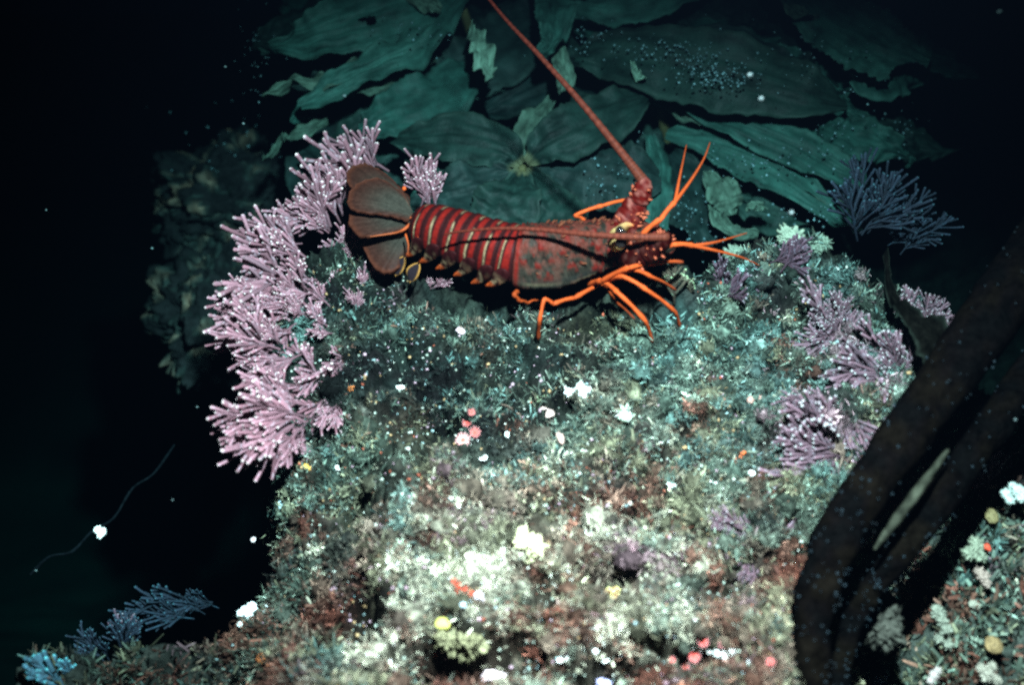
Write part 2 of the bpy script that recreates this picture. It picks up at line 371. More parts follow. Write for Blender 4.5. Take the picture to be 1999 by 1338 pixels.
# little pebbles, shell grit and limy nodules
def grit(name, label, n, smin, smax, colours, probs, region, keep):
    x, y = scatter(n, region); ok = keep(x, y); x, y = x[ok], y[ok]; n = len(x)
    V0, F0 = ICO0; r = rng.uniform(smin, smax, n) * rng.uniform(.6, 1.4, n)
    z = height(x, y) + r * .4
    S = rng.uniform(.5, 1.3, (n, 1, 3)); J = 1 + rng.normal(0, .16, (n, len(V0), 1))
    V = V0[None] * S * J * r[:, None, None] + np.stack([x, y, z], 1)[:, None]
    ci = rng.choice(len(colours), n, p=probs); C = np.array(colours)[ci] * rng.uniform(.6, 1.2, (n, 1))
    T = (np.arange(n)[:, None, None] * len(V0) + F0[None]).reshape(-1, 3)
    return tag(mk(name, V.reshape(-1, 3), T, M['lime'], col=np.repeat(C, len(V0), 0)), label, 'grit', kind='stuff')
grit('shell_grit', 'pale specks of shell grit and limy nodules among the turf', 6000, .0006, .0016,
     [(.55, .55, .48), (.3, .34, .28), (.40, .25, .30), (.33, .20, .10), (.22, .30, .30), (.30, .07, .04)], [.10, .34, .18, .15, .16, .07], (400, 420, 1950, 1400), on_mound)

# ------------------------------------------------------------------ boulders in the gloom at the left
def boulder(px, py, z, rx, ry, rz, label, seed):
    c = P(px, py, z); V, F = ICO3; V, F = ico(5)
    n1 = fbm3(V, 1.6, 4, .55, seed); n2 = fbm3(V, 9, 3, .6, seed * 2)
    W = V * (1 + .30 * n1 + .10 * n2)[:, None] * np.array([rx, ry, rz]) + c
    q = fbm3(V, 3.5, 4, .5, seed * 3)[:, None]; q2 = fbm3(V, 16, 3, .6, seed * 4)[:, None]
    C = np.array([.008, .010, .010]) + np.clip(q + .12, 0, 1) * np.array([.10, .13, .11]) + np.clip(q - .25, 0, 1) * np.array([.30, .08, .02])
    C = C * .42 * (1 + .9 * q2)  # scaled down so the gloom is part of the colour
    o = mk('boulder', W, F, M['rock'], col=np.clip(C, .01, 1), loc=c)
    return tag(o, label, 'boulder', 'boulders in the gloom')
boulder(455, 385, -.34, .105, .095, .07, 'dim algae crusted boulder above the pink fans, at the edge of the dark', 3)
boulder(445, 610, -.38, .085, .120, .07, 'dim greenish boulder in the gloom left of the pink fans', 9)

# ------------------------------------------------------------------ kelp
KWIDE = 1.16
def blade_mesh(ctr, nl=44, nw=21, ruffle=.010, teeth=.09, cup=0.0, seed=0, roll=0.0, col=(.055, .07, .035), pale=0.0, bites=(), taper=True, knot=False):
    if bites: nl, nw = 110, 49
    """ctr rows: px, py, z, half width in px. Returns one thin solid blade."""
    a = resample(ctr, nl)
    C = np.array([P(r[0], r[1], r[2]) for r in a]); hw = np.array([max(r[3], .5) * KWIDE * scale_at(c) for r, c in zip(a, C)])
    tg = np.gradient(C, axis=0); tg /= np.linalg.norm(tg, axis=1)[:, None]
    view = (CAM - C); view /= np.linalg.norm(view, axis=1)[:, None]
    nz = .55 * view + .45 * np.array([0, 0, 1.]); s = np.cross(tg, nz); s /= np.linalg.norm(s, axis=1)[:, None]
    nn = np.cross(s, tg)
    cr, sr = math.cos(roll), math.sin(roll); s, nn = s * cr + nn * sr, nn * cr - s * sr
    u = np.linspace(-1, 1, nw)
    li = np.linspace(0, 1, nl)
    ln = min(1.2, np.linalg.norm(np.diff(C, axis=0), axis=1).sum() / .18)
    edge = lambda sg: 1 + teeth * perlin(li * 26 * ln + seed, np.full(nl, sg * 7.7 + seed)) + .5 * teeth * perlin(li * 60 * ln + seed, np.full(nl, sg * 3.3)) + .13 * perlin(li * 5 + seed, np.full(nl, sg * 2.2 + seed))
    eL, eR = edge(-1), edge(1)
    V = np.zeros((nl, nw, 3)); Cc = np.zeros((nl, nw, 3))
    for j, q in enumerate(u):
        e = np.where(q < 0, eL, eR)
        off = ruffle * (abs(q) ** 1.6) * fbm(li * (1.5 + 4.5 * ln) + seed * 1.7, np.full(nl, 3 * np.sign(q) + seed), 2) * 1.6 + .35 * ruffle * perlin(li * 9 + seed, np.full(nl, q * 2.5 + seed)) - cup * hw * q * q + .0011 * math.sin(q * 17 + seed) * (1 - abs(q)) + .0008 * perlin(li * 14 + seed, np.full(nl, q * 9))
        V[:, j] = C + s * (hw * e * q)[:, None] + nn * off[:, None]
        wr = fbm(li * 5 + seed, np.full(nl, q * 2 + seed), 3); st = perlin(li * 9 + seed, np.full(nl, q * 12))
        k = (1 + .5 * wr + .28 * st)[:, None]
        ed = np.clip(abs(q) - .72, 0, .3)[..., None] / .3
        kn = (sstep(.10, .02, li) if knot else np.zeros(nl))[:, None]
        Cc[:, j] = kn * np.array([.10, .10, .055]) + (1 - kn) * (np.array(col) * (1 + pale) + np.array([.010, .014, .011]) * (pale + .7 * ed)) * k
    th = .0009
    V2 = V - nn[:, None] * th
    n = nl * nw; Q = grid_quads(nl, nw); allV = np.vstack([V.reshape(-1, 3), V2.reshape(-1, 3)])
    keepq = np.ones(len(Q), bool)
    if bites:
        cen = np.stack([np.repeat((li[:-1] + li[1:]) / 2, nw - 1), np.tile((u[:-1] + u[1:]) / 2, nl - 1)], 1)
        for (bl, bu, rl, ru) in bites: keepq &= ((cen[:, 0] - bl) / rl) ** 2 + ((cen[:, 1] - bu) / ru) ** 2 > 1
    Q = Q[keepq]
    i = np.arange(nl - 1); side = np.concatenate([np.stack([i * nw, (i + 1) * nw, (i + 1) * nw + n, i * nw + n], 1),
                                                 np.stack([i * nw + nw - 1, i * nw + nw - 1 + n, (i + 1) * nw + nw - 1 + n, (i + 1) * nw + nw - 1], 1)])
    if bites: side = side[:0]
    return allV, np.concatenate([Q, Q[:, ::-1] + n, side]), np.vstack([Cc.reshape(-1, 3)] * 2)
def kelp_plant(root_px, root_z, label, blades, stipe_px=None):
    root = P(*root_px, root_z); e = empty('kelp_plant', root)
    tag(e, label, 'kelp', 'kelp plants behind the lobster')
    base = np.array([root[0] + .01, root[1] + .02, float(height(np.array([root[0]]), np.array([root[1]]))[0]) - .01])
    b = Bag(); pts = resample([base, (base + root) / 2 + np.array([.012, 0, 0]), root], 9)
    V, T, Q, tt = tube(pts, np.linspace(.010, .0055, 9), 8); b.add(V, T, Q, (.10, .09, .04)); b.build('stipe', M['kelp'], e)
    for k, bl in enumerate(blades):
        V, Q, C = blade_mesh(**bl); mk('blade', V, Q, M['kelp'], e, C)
    return e
KG = (.016, .052, .042); KD = (.007, .016, .0145); KP = (.046, .076, .056); KR = (.0070, .0185, .0150)
def B(ctr, **k): d = dict(ctr=ctr, seed=B.n * 3.37 + 1); B.n += 1; d.update(k); return d
B.n = 0
kelp_plant((1020, 328), -.09, 'rosette of broad kelp blades joined at a pale knot just behind the lobster', [
    B([(1016, 322, -.085, 9), (985, 290, -.07, 34), (900, 268, -.065, 48), (820, 272, -.075, 30), (765, 276, -.09, 5)], knot=True, col=KR, ruffle=.008),
    B([(1010, 334, -.09, 7), (950, 330, -.095, 28), (880, 318, -.10, 30), (800, 300, -.11, 14), (770, 292, -.115, 4)], knot=True, col=KR, pale=.05),
    B([(1012, 338, -.088, 6), (960, 352, -.085, 40), (900, 372, -.085, 50), (850, 385, -.09, 34), (800, 395, -.1, 12)], knot=True, col=KD, pale=.1),
    B([(1018, 336, -.086, 7), (1006, 366, -.075, 44), (985, 405, -.075, 58), (950, 445, -.085, 40)], knot=True, col=KR),
    B([(1026, 334, -.088, 6), (1062, 372, -.085, 30), (1090, 420, -.09, 48), (1100, 470, -.1, 40)], knot=True, col=KR),
    B([(1028, 318, -.086, 8), (1070, 280, -.065, 36), (1140, 245, -.055, 52), (1210, 212, -.055, 42), (1262, 185, -.06, 12)], knot=True, col=KR, ruffle=.008, pale=.0),
    B([(1024, 312, -.088, 8), (1030, 270, -.08, 26), (1050, 225, -.08, 26), (1075, 195, -.085, 8)], knot=True, col=KP),
    B([(1032, 330, -.092, 8), (1090, 326, -.095, 40), (1160, 335, -.095, 62), (1230, 345, -.1, 58), (1290, 350, -.11, 20)], knot=True, col=KD, pale=.05),
])
kelp_plant((905, 20), -.06, 'kelp plant with crumpled frilly blades at the top left, before black water', [
    B([(900, -30, -.03, 20), (820, 0, -.02, 52), (720, 30, -.02, 60), (610, 70, -.03, 42), (528, 92, -.05, 6)], col=KG, teeth=.06, bites=[(.50, -.15, .025, .13), (.53, -.05, .02, .07)], pale=.15),
    B([(905, -10, -.04, 14), (850, 50, -.03, 30), (800, 92, -.04, 34), (720, 130, -.05, 26), (650, 168, -.06, 22), (585, 205, -.07, 8)], col=KG, ruffle=.016, pale=.3),
    B([(760, 105, -.07, 16), (700, 135, -.07, 18), (640, 160, -.06, 16), (570, 160, -.06, 12), (512, 186, -.07, 3)], col=KP, ruffle=.018, pale=.2),
    B([(930, 120, -.10, 12), (880, 165, -.09, 48), (810, 205, -.09, 52), (740, 235, -.1, 34), (700, 250, -.11, 8)], col=KG, ruffle=.01),
    B([(850, 110, -.09, 8), (790, 140, -.085, 18), (720, 168, -.085, 16), (670, 180, -.09, 5)], col=KP, ruffle=.012),
    B([(650, 190, -.11, 4), (610, 205, -.105, 18), (585, 225, -.11, 12), (570, 240, -.115, 3)], col=KG, pale=.2, roll=.4),
    B([(640, 235, -.12, 4), (600, 255, -.115, 13), (565, 268, -.12, 8), (550, 262, -.12, 2)], col=KP),
    B([(552, 268, -.13, 2), (540, 285, -.13, 5), (525, 300, -.13, 4), (512, 310, -.13, 1)], col=KP),
    B([(690, 185, -.15, 10), (640, 240, -.16, 40), (600, 330, -.18, 40), (590, 400, -.2, 14)], col=KD),
    B([(860, 20, -.015, 8), (835, 5, -.01, 14), (800, -12, -.01, 12), (770, -30, -.01, 5)], col=KP, pale=.2),
])
kelp_plant((1080, 30), -.05, 'kelp plant with folded narrow blades at the top centre, crossed by the antenna', [
    B([(1090, -20, -.09, 20), (1040, 40, -.09, 58), (975, 95, -.09, 66), (900, 140, -.10, 52), (850, 165, -.11, 14)], col=KD, pale=.35),
    B([(1068, -40, -.02, 24), (1084, 20, -.01, 34), (1078, 75, -.015, 22), (1050, 110, -.03, 6)], col=KG, ruffle=.014, pale=.2),
    B([(1078, 70, -.04, 8), (1092, 110, -.04, 15), (1104, 150, -.045, 17), (1100, 176, -.05, 6)], col=KP, ruffle=.01, pale=.5),
    B([(1380, -40, -.02, 20), (1290, -8, -.02, 32), (1190, 12, -.02, 30), (1105, 14, -.03, 8)], col=KG, pale=.3),
    B([(922, 48, -.03, 4), (930, 72, -.03, 12), (940, 100, -.03, 20), (950, 130, -.035, 17), (958, 152, -.04, 6)], col=KP, pale=1.2, ruffle=.014, roll=.5),
    B([(1240, 150, -.05, 8), (1180, 165, -.10, 40), (1100, 150, -.12, 48), (1010, 185, -.13, 40), (950, 215, -.14, 12)], col=KD),
    B([(1235, 120, -.03, 4), (1245, 148, -.03, 7), (1262, 152, -.03, 4)], col=KP, pale=1.2),
])
kelp_plant((1270, 120), -.06, 'kelp plant with long broad blades sweeping right into black water', [
    B([(1120, 110, -.05, 14), (1200, 105, -.035, 52), (1320, 120, -.025, 68), (1450, 145, -.025, 66), (1570, 178, -.03, 48), (1655, 205, -.05, 10)], col=KR, teeth=.08, nl=50, pale=.1),
    B([(1530, -30, -.02, 14), (1580, 10, -.01, 38), (1660, 62, -.01, 56), (1740, 100, -.01, 58), (1812, 125, -.015, 34)], col=KG, teeth=.12, bites=[(.93, .75, .13, .65)], nl=50, nw=21, pale=.3),
    B([(1480, -70, -.06, 20), (1600, -20, -.05, 52), (1740, 20, -.05, 60), (1880, 50, -.06, 26)], col=KD, pale=.3),
    B([(1640, 195, -.06, 6), (1665, 215, -.07, 12), (1700, 235, -.08, 9), (1720, 243, -.08, 3)], col=KG),
    B([(1300, 70, -.04, 6), (1340, 62, -.03, 12), (1420, 70, -.03, 24), (1510, 110, -.04, 20), (1580, 150, -.05, 5)], col=KD),
    B([(1530, 5, -.005, 3), (1545, 18, -.005, 10), (1575, 28, -.005, 9), (1600, 30, -.01, 3)], col=KP),
])
kelp_plant((1290, 215), -.11, 'kelp plant with narrow drooping blades right of the upright antenna', [
    B([(1270, 195, -.085, 6), (1340, 205, -.08, 20), (1440, 238, -.075, 27), (1550, 285, -.08, 36), (1640, 335, -.085, 28), (1690, 360, -.10, 5)], col=KG, teeth=.08, nl=44),
    B([(1300, 262, -.115, 8), (1390, 280, -.105, 28), (1490, 320, -.105, 36), (1570, 375, -.11, 26), (1640, 425, -.115, 14), (1665, 440, -.12, 4)], col=KG, nl=44, pale=.15),
    B([(1500, 235, -.09, 8), (1560, 250, -.09, 20), (1630, 275, -.10, 24), (1670, 300, -.11, 6)], col=KG),
    B([(1270, 265, -.12, 8), (1285, 320, -.12, 22), (1282, 390, -.125, 26), (1275, 450, -.13, 22)], col=KG, pale=.1),
    B([(1310, 300, -.14, 10), (1350, 360, -.14, 50), (1370, 420, -.14, 52), (1390, 480, -.15, 16)], col=KD),
    B([(1375, 335, -.115, 5), (1402, 360, -.11, 26), (1420, 392, -.11, 27), (1428, 420, -.12, 8)], col=KP, teeth=.12, pale=.1),
    B([(1392, 400, -.12, 8), (1405, 432, -.115, 14), (1440, 452, -.115, 14), (1480, 458, -.12, 5)], col=KP),
    B([(1455, 410, -.12, 3), (1470, 400, -.115, 9), (1490, 405, -.12, 6), (1500, 408, -.12, 2)], col=KP, pale=.4),
    B([(1560, 370, -.12, 4), (1620, 395, -.115, 10), (1650, 410, -.12, 13), (1660, 430, -.12, 4)], col=KP, teeth=.12),
    B([(1300, 205, -.09, 4), (1340, 225, -.085, 12), (1390, 232, -.085, 8), (1410, 230, -.09, 2)], col=KP, teeth=.1),
])
rk = random.Random(21)
extra = []
for (x, y, z, n_) in ((760, 60, -.13, 3), (900, 130, -.16, 3), (1120, 90, -.15, 3), (1400, 60, -.12, 4), (1600, 130, -.12, 4), (1700, 60, -.1, 3), (1480, 260, -.16, 4), (1560, 380, -.17, 4), (1250, 300, -.18, 3), (700, 300, -.2, 3), (850, 330, -.19, 3), (1720, 260, -.15, 3), (600, 60, -.14, 3), (660, 130, -.13, 3), (1000, 60, -.14, 3), (1260, 40, -.11, 3), (1780, 130, -.10, 3), (1640, 240, -.13, 3), (1400, 200, -.14, 3), (1120, 210, -.16, 2)):
    for _ in range(n_):
        cx, cy = x + rk.uniform(-50, 50), y + rk.uniform(-35, 35); a_ = rk.choice((0.2, 0.5, -.1, 2.7, 3.0)) + rk.uniform(-.4, .4); L_ = rk.uniform(70, 130); w_ = rk.uniform(20, 44)
        if x > 1200: a_ = .35 + rk.uniform(-.35, .35)
        dx, dy = math.cos(a_) * L_, math.sin(a_) * L_; zz_ = z + rk.uniform(0, .05)
        extra.append(B([(cx - dx, cy - dy, zz_, 6), (cx - dx * .4, cy - dy * .4 + rk.uniform(-10, 10), zz_ + .01, w_), (cx + dx * .4, cy + dy * .4 + rk.uniform(-10, 10), zz_, w_ * .85), (cx + dx, cy + dy, zz_ - .015, 4)], col=rk.choice((KD, KR, KG, KR)), ruffle=.016, teeth=.12, pale=rk.choice((0, .2, .5))))
kelp_plant((1150, 120), -.2, 'low tangle of old ragged kelp blades in the shade under the others', extra)
# blue-white specks of tiny animals on the blades
def specks(name, label, spots, colour):
    b = Bag(); V0, F0 = ICO0
    for (cx, cy, rx, ry, z, n) in spots:
        for _ in range(n):
            p = P(cx + random.gauss(0, rx), cy + random.gauss(0, ry), z + random.uniform(0, .006)); r = random.choice((.0007, .0009, .0012, .0018))
            b.add(V0 * r * np.array([1, 1, .7]) + p, F0, None, np.array(colour) * random.uniform(.4, 1.1))
    return tag(b.build(name, M['lime']), label, 'specks', kind='stuff')
specks('blade_specks', 'tiny pale blue specks of animals growing on the kelp blades',
       [(1330, 95, 45, 22, -.015, 90), (1375, 135, 28, 18, -.014, 90), (1400, 155, 25, 12, -.014, 60), (1450, 150, 30, 14, -.014, 25), (1200, 90, 60, 22, -.022, 60), (1500, 110, 60, 26, -.012, 30),
        (1215, 270, 18, 12, -.09, 22), (1190, 340, 30, 30, -.09, 50), (1340, 420, 35, 40, -.13, 60), (1540, 310, 60, 25, -.07, 40), (1440, 320, 50, 24, -.095, 30), (1680, 250, 60, 16, -.07, 40),
        (1590, 420, 30, 12, -.105, 30), (790, 60, 60, 20, -.015, 22), (500, 100, 25, 60, -.06, 40), (430, 300, 60, 60, -.22, 30), (1650, 130, 70, 35, .0, 30), (1750, 250, 30, 20, -.08, 30)],
       (.14, .24, .26))

# ------------------------------------------------------------------ kelp stalks in the right foreground, their shade put into a near-black colour
def stalk(ctr, label, side=None, seed=0):
    a = resample(ctr, 60); C = np.array([P(r[0], r[1], r[2]) for r in a]); R = np.array([r[3] * scale_at(c) for r, c in zip(a, C)])
    R = R * (1 + .06 * fbm(np.linspace(0, 9, 60) + seed, np.zeros(60), 3))
    V, T, Q, tt = tube(C, R, 28)
    q = fbm(V[:, 0] * 40 + V[:, 2] * 30 + seed, V[:, 1] * 40, 4); V = V + (q * .0060 + .0022 * fbm(V[:, 0] * 130 + seed, V[:, 1] * 130, 2))[:, None] * np.array([.3, -.3, .9])
    col = np.array([.0014, .0011, .0008]) * (1 + .9 * fbm(V[:, 0] * 25 + seed, V[:, 1] * 25 + V[:, 2] * 12, 4))[:, None]  # near-black albedo stands for stalks outside the strobe's beam
    e = empty('kelp_stalk', C[-1]); tag(e, label, 'kelp stalk')
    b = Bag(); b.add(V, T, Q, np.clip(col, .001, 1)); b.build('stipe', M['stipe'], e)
    g = Bag(); V0, F0 = ICO0; r_ = random.Random(seed + 40)
    for _ in range(420):
        k_ = r_.randrange(28, len(V) - 30); m_ = C[min(59, k_ // 28)]
        if V[k_][2] < m_[2] + R[min(59, k_ // 28)] * .1: continue
        g.add(V0 * r_.choice((.0007, .0009, .0013)) + V[k_] + np.array([r_.gauss(0, .002), r_.gauss(0, .002), .0004]), F0, None, np.array([.005, .009, .012]) * r_.uniform(.3, 2.0))
    tag(g.build('encrusting_growth', M['lime'], e), kind='stuff')
    return e
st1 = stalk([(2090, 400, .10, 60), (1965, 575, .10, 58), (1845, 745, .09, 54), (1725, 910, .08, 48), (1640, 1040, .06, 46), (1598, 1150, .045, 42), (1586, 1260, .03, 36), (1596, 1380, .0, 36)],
            'thick kelp stalk coloured near black for shade, running diagonally and bending down beside the bright reef', seed=2)
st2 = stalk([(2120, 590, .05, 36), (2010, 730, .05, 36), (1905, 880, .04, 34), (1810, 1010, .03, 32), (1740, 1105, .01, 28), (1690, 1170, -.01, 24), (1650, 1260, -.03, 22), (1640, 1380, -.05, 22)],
            'second kelp stalk coloured near black for shade, lying just right of the thick one, parallel to it', seed=5)
q = np.array([P(*r) for r in resample([(1850, 880, .075), (1795, 955, .07), (1745, 1022, .06), (1708, 1072, .05)], 24)])  # added strip, paler to stand for lit ground between the stalks
V, T, Q, u = tube(q, .0042 * np.sin(np.linspace(.35, 2.9, 24)) * (1 + .2 * perlin(np.linspace(0, 9, 24), np.zeros(24))), 10)
tan = empty('lit_strip', q[-1]); tag(tan, 'pale strip added as the lit gap between the two dark kelp stalks', 'kelp stalk')
b = Bag(); b.add(V, T, Q, np.array([.018, .020, .014]) * (1 + .9 * fbm(V[:, 0] * 120, V[:, 1] * 120, 3))[:, None]); b.build('stipe', M['rock'], tan)
V, Q, C = blade_mesh([(1728, 492, .03, 4), (1738, 560, .04, 8), (1772, 612, .05, 15), (1815, 655, .065, 30), (1850, 700, .08, 34), (1880, 735, .085, 20)], col=(.002, .002, .0016), seed=31, teeth=.25)  # near-black colour puts shade on this blade too
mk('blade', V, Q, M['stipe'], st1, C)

# ------------------------------------------------------------------ articulated coralline algae
def frond_variant(seed, slender=1.0, dense=1.0):
    """one fan-shaped frond, growing along +Y, about one unit long"""
    r = random.Random(seed); b = Bag()
    tubes = []
    def finger(p0, ang, L, rad, depth):
        k = 7; pts = []; a = ang; p = np.array(p0, float); zz = r.uniform(-.35, .35) if depth else r.uniform(-.1, .1)
        for i in range(k):
            pts.append(p.copy()); st = L / (k - 1); a += r.uniform(-.07, .07) - .05 * ang / k
            p = p + np.array([math.sin(a), math.cos(a), zz + r.uniform(-.1, .1)]) * st
        tubes.append((np.array(pts), rad, depth))
        return pts, a
    def spray(p0, a0, L, nf, rad):
        pts, aa = finger(p0, a0, L, rad, 0)
        for i in range(nf):
            f = .18 + .74 * (i + r.uniform(-.2, .2)) / nf; q = min(max(f, 0), .99) * 6; kk = min(int(q), 5); p = pts[kk] + (pts[kk + 1] - pts[kk]) * (q - kk)
            sg = 1 if i % 2 else -1
            finger(p, a0 + sg * r.uniform(.28, .58), L * r.uniform(.28, .62) * (1.2 - .6 * f), rad * .95, 1)
        return pts
    main = spray((0, 0, 0), r.uniform(-.2, .2), 1.0, int(9 * dense), .036 * slender)
    for j in range(r.choice((2, 3, 3))):
        k_ = r.choice((1, 1, 2, 2, 3)); sg = 1 if j % 2 else -1
        spray(main[k_], sg * r.uniform(.35, .75), (1 - k_ / 6) * r.uniform(.6, .95), int(6 * dense), .034 * slender)
    for pts, rad, depth in tubes:
        P2 = resample(pts, 13); tt = np.linspace(0, 1, 13)
        R = rad * (.8 + .35 * tt) * (1 + .10 * np.cos(np.arange(13) * np.pi))
        V, T, Q, t = tube(P2, R, 6)
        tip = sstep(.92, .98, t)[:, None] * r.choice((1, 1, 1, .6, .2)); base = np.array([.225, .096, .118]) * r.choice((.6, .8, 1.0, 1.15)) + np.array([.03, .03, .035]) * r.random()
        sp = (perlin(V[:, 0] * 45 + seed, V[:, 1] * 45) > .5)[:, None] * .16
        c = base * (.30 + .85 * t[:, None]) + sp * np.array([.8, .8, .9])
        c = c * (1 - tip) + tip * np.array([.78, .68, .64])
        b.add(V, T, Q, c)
    return b.arrays()
FR = {}
def frond_mesh(kind, i):
    key = (kind, i)
    if key not in FR:
        sl, de, tint = {'pink': (.82, 1.1, (1.05, 1, 1.0)), 'mauve': (.66, 1.1, (.60, .70, .72)), 'blue': (.6, .9, (.07, .20, .26)), 'dusky': (.8, 1.2, (.36, .40, .46)), 'orange': (1.5, .9, (1.5, 1.5, .6)),
                        'cyan': (1.5, .8, (.12, .55, .62)), 'sprout': (1.0, 1.0, (.42, .72, .42))}[kind]
        V, F, C = frond_variant(i * 13 + hash(len(kind)) % 7, sl, de)
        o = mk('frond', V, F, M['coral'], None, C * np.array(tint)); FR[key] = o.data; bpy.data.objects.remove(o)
    return FR[key]
def clump(kind, px, py, ang, length, spread, n, label, group, lift=.12, base=None, name='coralline_alga', cat='coralline algae', squash=.7):
    """ang: degrees in the picture, 0 = right, 90 = up; fronds fan out about that heading"""
    p = ground(px, py) if base is None else P(px, py, base)
    e = empty(name, p + np.array([0, 0, -.002])); tag(e, label, cat, group)
    s = scale_at(p)
    n = max(2, int(n * .85))
    for i in range(n):
        a = math.radians(ang + spread * ((i + .5) / n - .5) * 2 + random.uniform(-16, 16))
        flat = RIGHT * math.cos(a) + UP * math.sin(a)                      # heading across the line of sight
        d = nrm(flat - FWD * random.uniform(lift - .3, lift + .45))
        view = -FWD + np.array([random.uniform(-.9, .9), random.uniform(-.9, .9), random.uniform(-.5, .5)])
        sx = nrm(np.cross(d, view)); nz = np.cross(sx, d)
        L = length * s * random.uniform(.45, 1.2)
        ob = bpy.data.objects.new('frond', frond_mesh(kind, random.randrange(6))); COL.objects.link(ob); ob.parent = e
        off = RIGHT * random.gauss(0, .18) + np.array([0, random.gauss(0, .18), 0])
        mw = Matrix(((sx[0], d[0], nz[0], 0), (sx[1], d[1], nz[1], 0), (sx[2], d[2], nz[2], 0), (0, 0, 0, 1)))
        ob.matrix_basis = Matrix.Translation(Vector(off * L)) @ mw @ Matrix.Diagonal((L * random.uniform(.85, 1.15), L, L, 1))
    return e
G1 = 'pink coralline fans on the reef edge'
clump('pink', 748, 352, 138, 135, 12, 5, 'pink coralline fan reaching highest, tips above the tail fan', G1, base=-.01)
clump('pink', 828, 400, 100, 92, 15, 6, 'pink coralline fan just right of the tail fan, before the kelp', G1, base=.0)
clump('pink', 655, 430, 112, 105, 26, 8, 'pink coralline fan with upright fingers left of the tail fan', G1, base=.005)
clump('pink', 640, 450, 150, 85, 22, 7, 'pink coralline fan spreading left at the height of the tail fan', G1, base=.01)
clump('pink', 655, 478, 20, 52, 30, 6, 'short pink coralline fingers touching the left rim of the tail fan', G1, base=.01)
clump('pink', 590, 498, 152, 120, 22, 8, 'pink coralline fan with long level fingers, third down the left edge', G1, base=.0)
clump('pink', 565, 545, 168, 135, 16, 8, 'pink coralline fan jutting furthest left over the dim boulder', G1, base=.0)
clump('pink', 530, 590, 182, 105, 18, 9, 'dense pink coralline comb on the left edge above the bright clump', G1, base=.0)
clump('pink', 718, 562, 72, 80, 8, 2, 'pair of pink coralline fingers standing before the lower tail blade', G1)
clump('pink', 645, 580, 118, 70, 28, 6, 'white tipped pink coralline sprigs below the tail fan', G1)
clump('pink', 545, 665, 152, 95, 34, 11, 'bright pink coralline clump with glowing white tips, midway down the edge', G1, base=.0)
clump('pink', 560, 705, 190, 85, 22, 7, 'low pink coralline tuft just under the bright midway clump', G1, base=-.01)
clump('pink', 580, 775, 172, 100, 16, 7, 'pink coralline sprays pointing left above the lowest clump', G1, base=.0)
clump('pink', 578, 822, 190, 122, 24, 12, 'lowest and largest pink coralline clump, white tips against black water', G1, base=.0)
clump('pink', 590, 842, 222, 72, 25, 7, 'drooping pink coralline tuft at the foot of the left edge', G1, base=-.01)
clump('pink', 650, 640, 150, 70, 40, 7, 'sparse pale coralline sprigs in the turf behind the bright clump', G1)
clump('pink', 690, 700, 215, 90, 26, 8, 'pale coralline sprays lying across the turf inside the left edge', G1)
clump('pink', 660, 770, 230, 85, 24, 8, 'mauve coralline sprays lying in the turf above the lowest clump', G1)
clump('pink', 610, 560, 140, 80, 60, 7, 'mauve coralline tangle filling the reef edge between the jutting fans', G1, base=.005)
clump('pink', 590, 620, 160, 80, 50, 7, 'lilac coralline tangle above the bright midway clump', G1, base=.005)
clump('pink', 620, 740, 165, 90, 40, 8, 'pale coralline tangle behind the low pink tuft', G1)
clump('pink', 610, 870, 215, 50, 50, 5, 'small dim coralline tuft under the largest clump', G1)
clump('pink', 700, 500, 130, 60, 40, 5, 'mauve coralline scraps in the shade of the lower tail blade', G1, base=.0)
clump('pink', 835, 560, 60, 38, 30, 4, 'tiny pink coralline sprig under the lobster abdomen', G1)
clump('pink', 700, 600, 100, 50, 40, 5, 'small pink coralline sprig in turf under the tail', G1)
G2 = 'mauve coralline fans on the right of the reef'
clump('mauve', 1640, 880, 205, 143, 82, 19, 'large mauve coralline fan beside the black stalk', G2, lift=.25)
clump('mauve', 1640, 640, 130, 98, 90, 17, 'mauve coralline fan in the turf right of the lobster legs', G2, lift=.3)
clump('mauve', 1700, 700, 200, 132, 81, 17, 'mauve coralline tangle between turf and small dark blade', G2, lift=.3)
clump('mauve', 1780, 740, 75, 88, 72, 14, 'mauve coralline tuft touching the thick black stalk', G2, lift=.3)
clump('mauve', 1640, 800, 225, 98, 72, 15, 'dull mauve coralline patch above the large fan', G2, lift=.2)
clump('dusky', 1500, 525, 24, 105, 10, 3, 'long feathery mauve coralline spray beyond the antennules', G2, lift=.25)
clump('mauve', 1790, 640, 60, 76, 72, 13, 'mauve coralline tuft behind the small dark blade', G2, lift=.3)
clump('dusky', 1420, 560, 60, 70, 60, 6, 'dusky coralline sprig near the tips of the front legs', G2, lift=.3)
clump('mauve', 1460, 1050, 200, 76, 90, 12, 'mauve coralline scraps left of the stalk bend', G2, lift=.2)
G3 = 'blue lit coralline sprays at the dark edges'
clump('blue', 1690, 450, 68, 120, 42, 11, 'blue coralline spray against black water at upper right', G3, lift=.2, base=-.03)
clump('blue', 1750, 470, 20, 90, 40, 7, 'small blue coralline spray low at the right edge of the kelp', G3, lift=.2, base=-.05)
clump('cyan', 150, 1330, 125, 95, 22, 3, 'stubby forked cyan alga in the bottom left corner', G3, lift=.2, base=-.14, name='forked_alga', cat='algae')
clump('blue', 225, 1280, 85, 95, 40, 8, 'dim blue branched tuft beside the forked cyan alga', G3, lift=.2, base=-.2)
clump('dusky', 240, 1250, 70, 80, 40, 7, 'dim mauve branched tuft above the bottom left corner', G3, lift=.2, base=-.22)
clump('blue', 400, 1200, 170, 120, 20, 6, 'faint blue thready alga in the dark left of the reef', G3, lift=.2, base=-.3)
clump('dusky', 1930, 940, 120, 80, 60, 8, 'dim mauve tuft on the low ground at the right margin', G3, lift=.3)
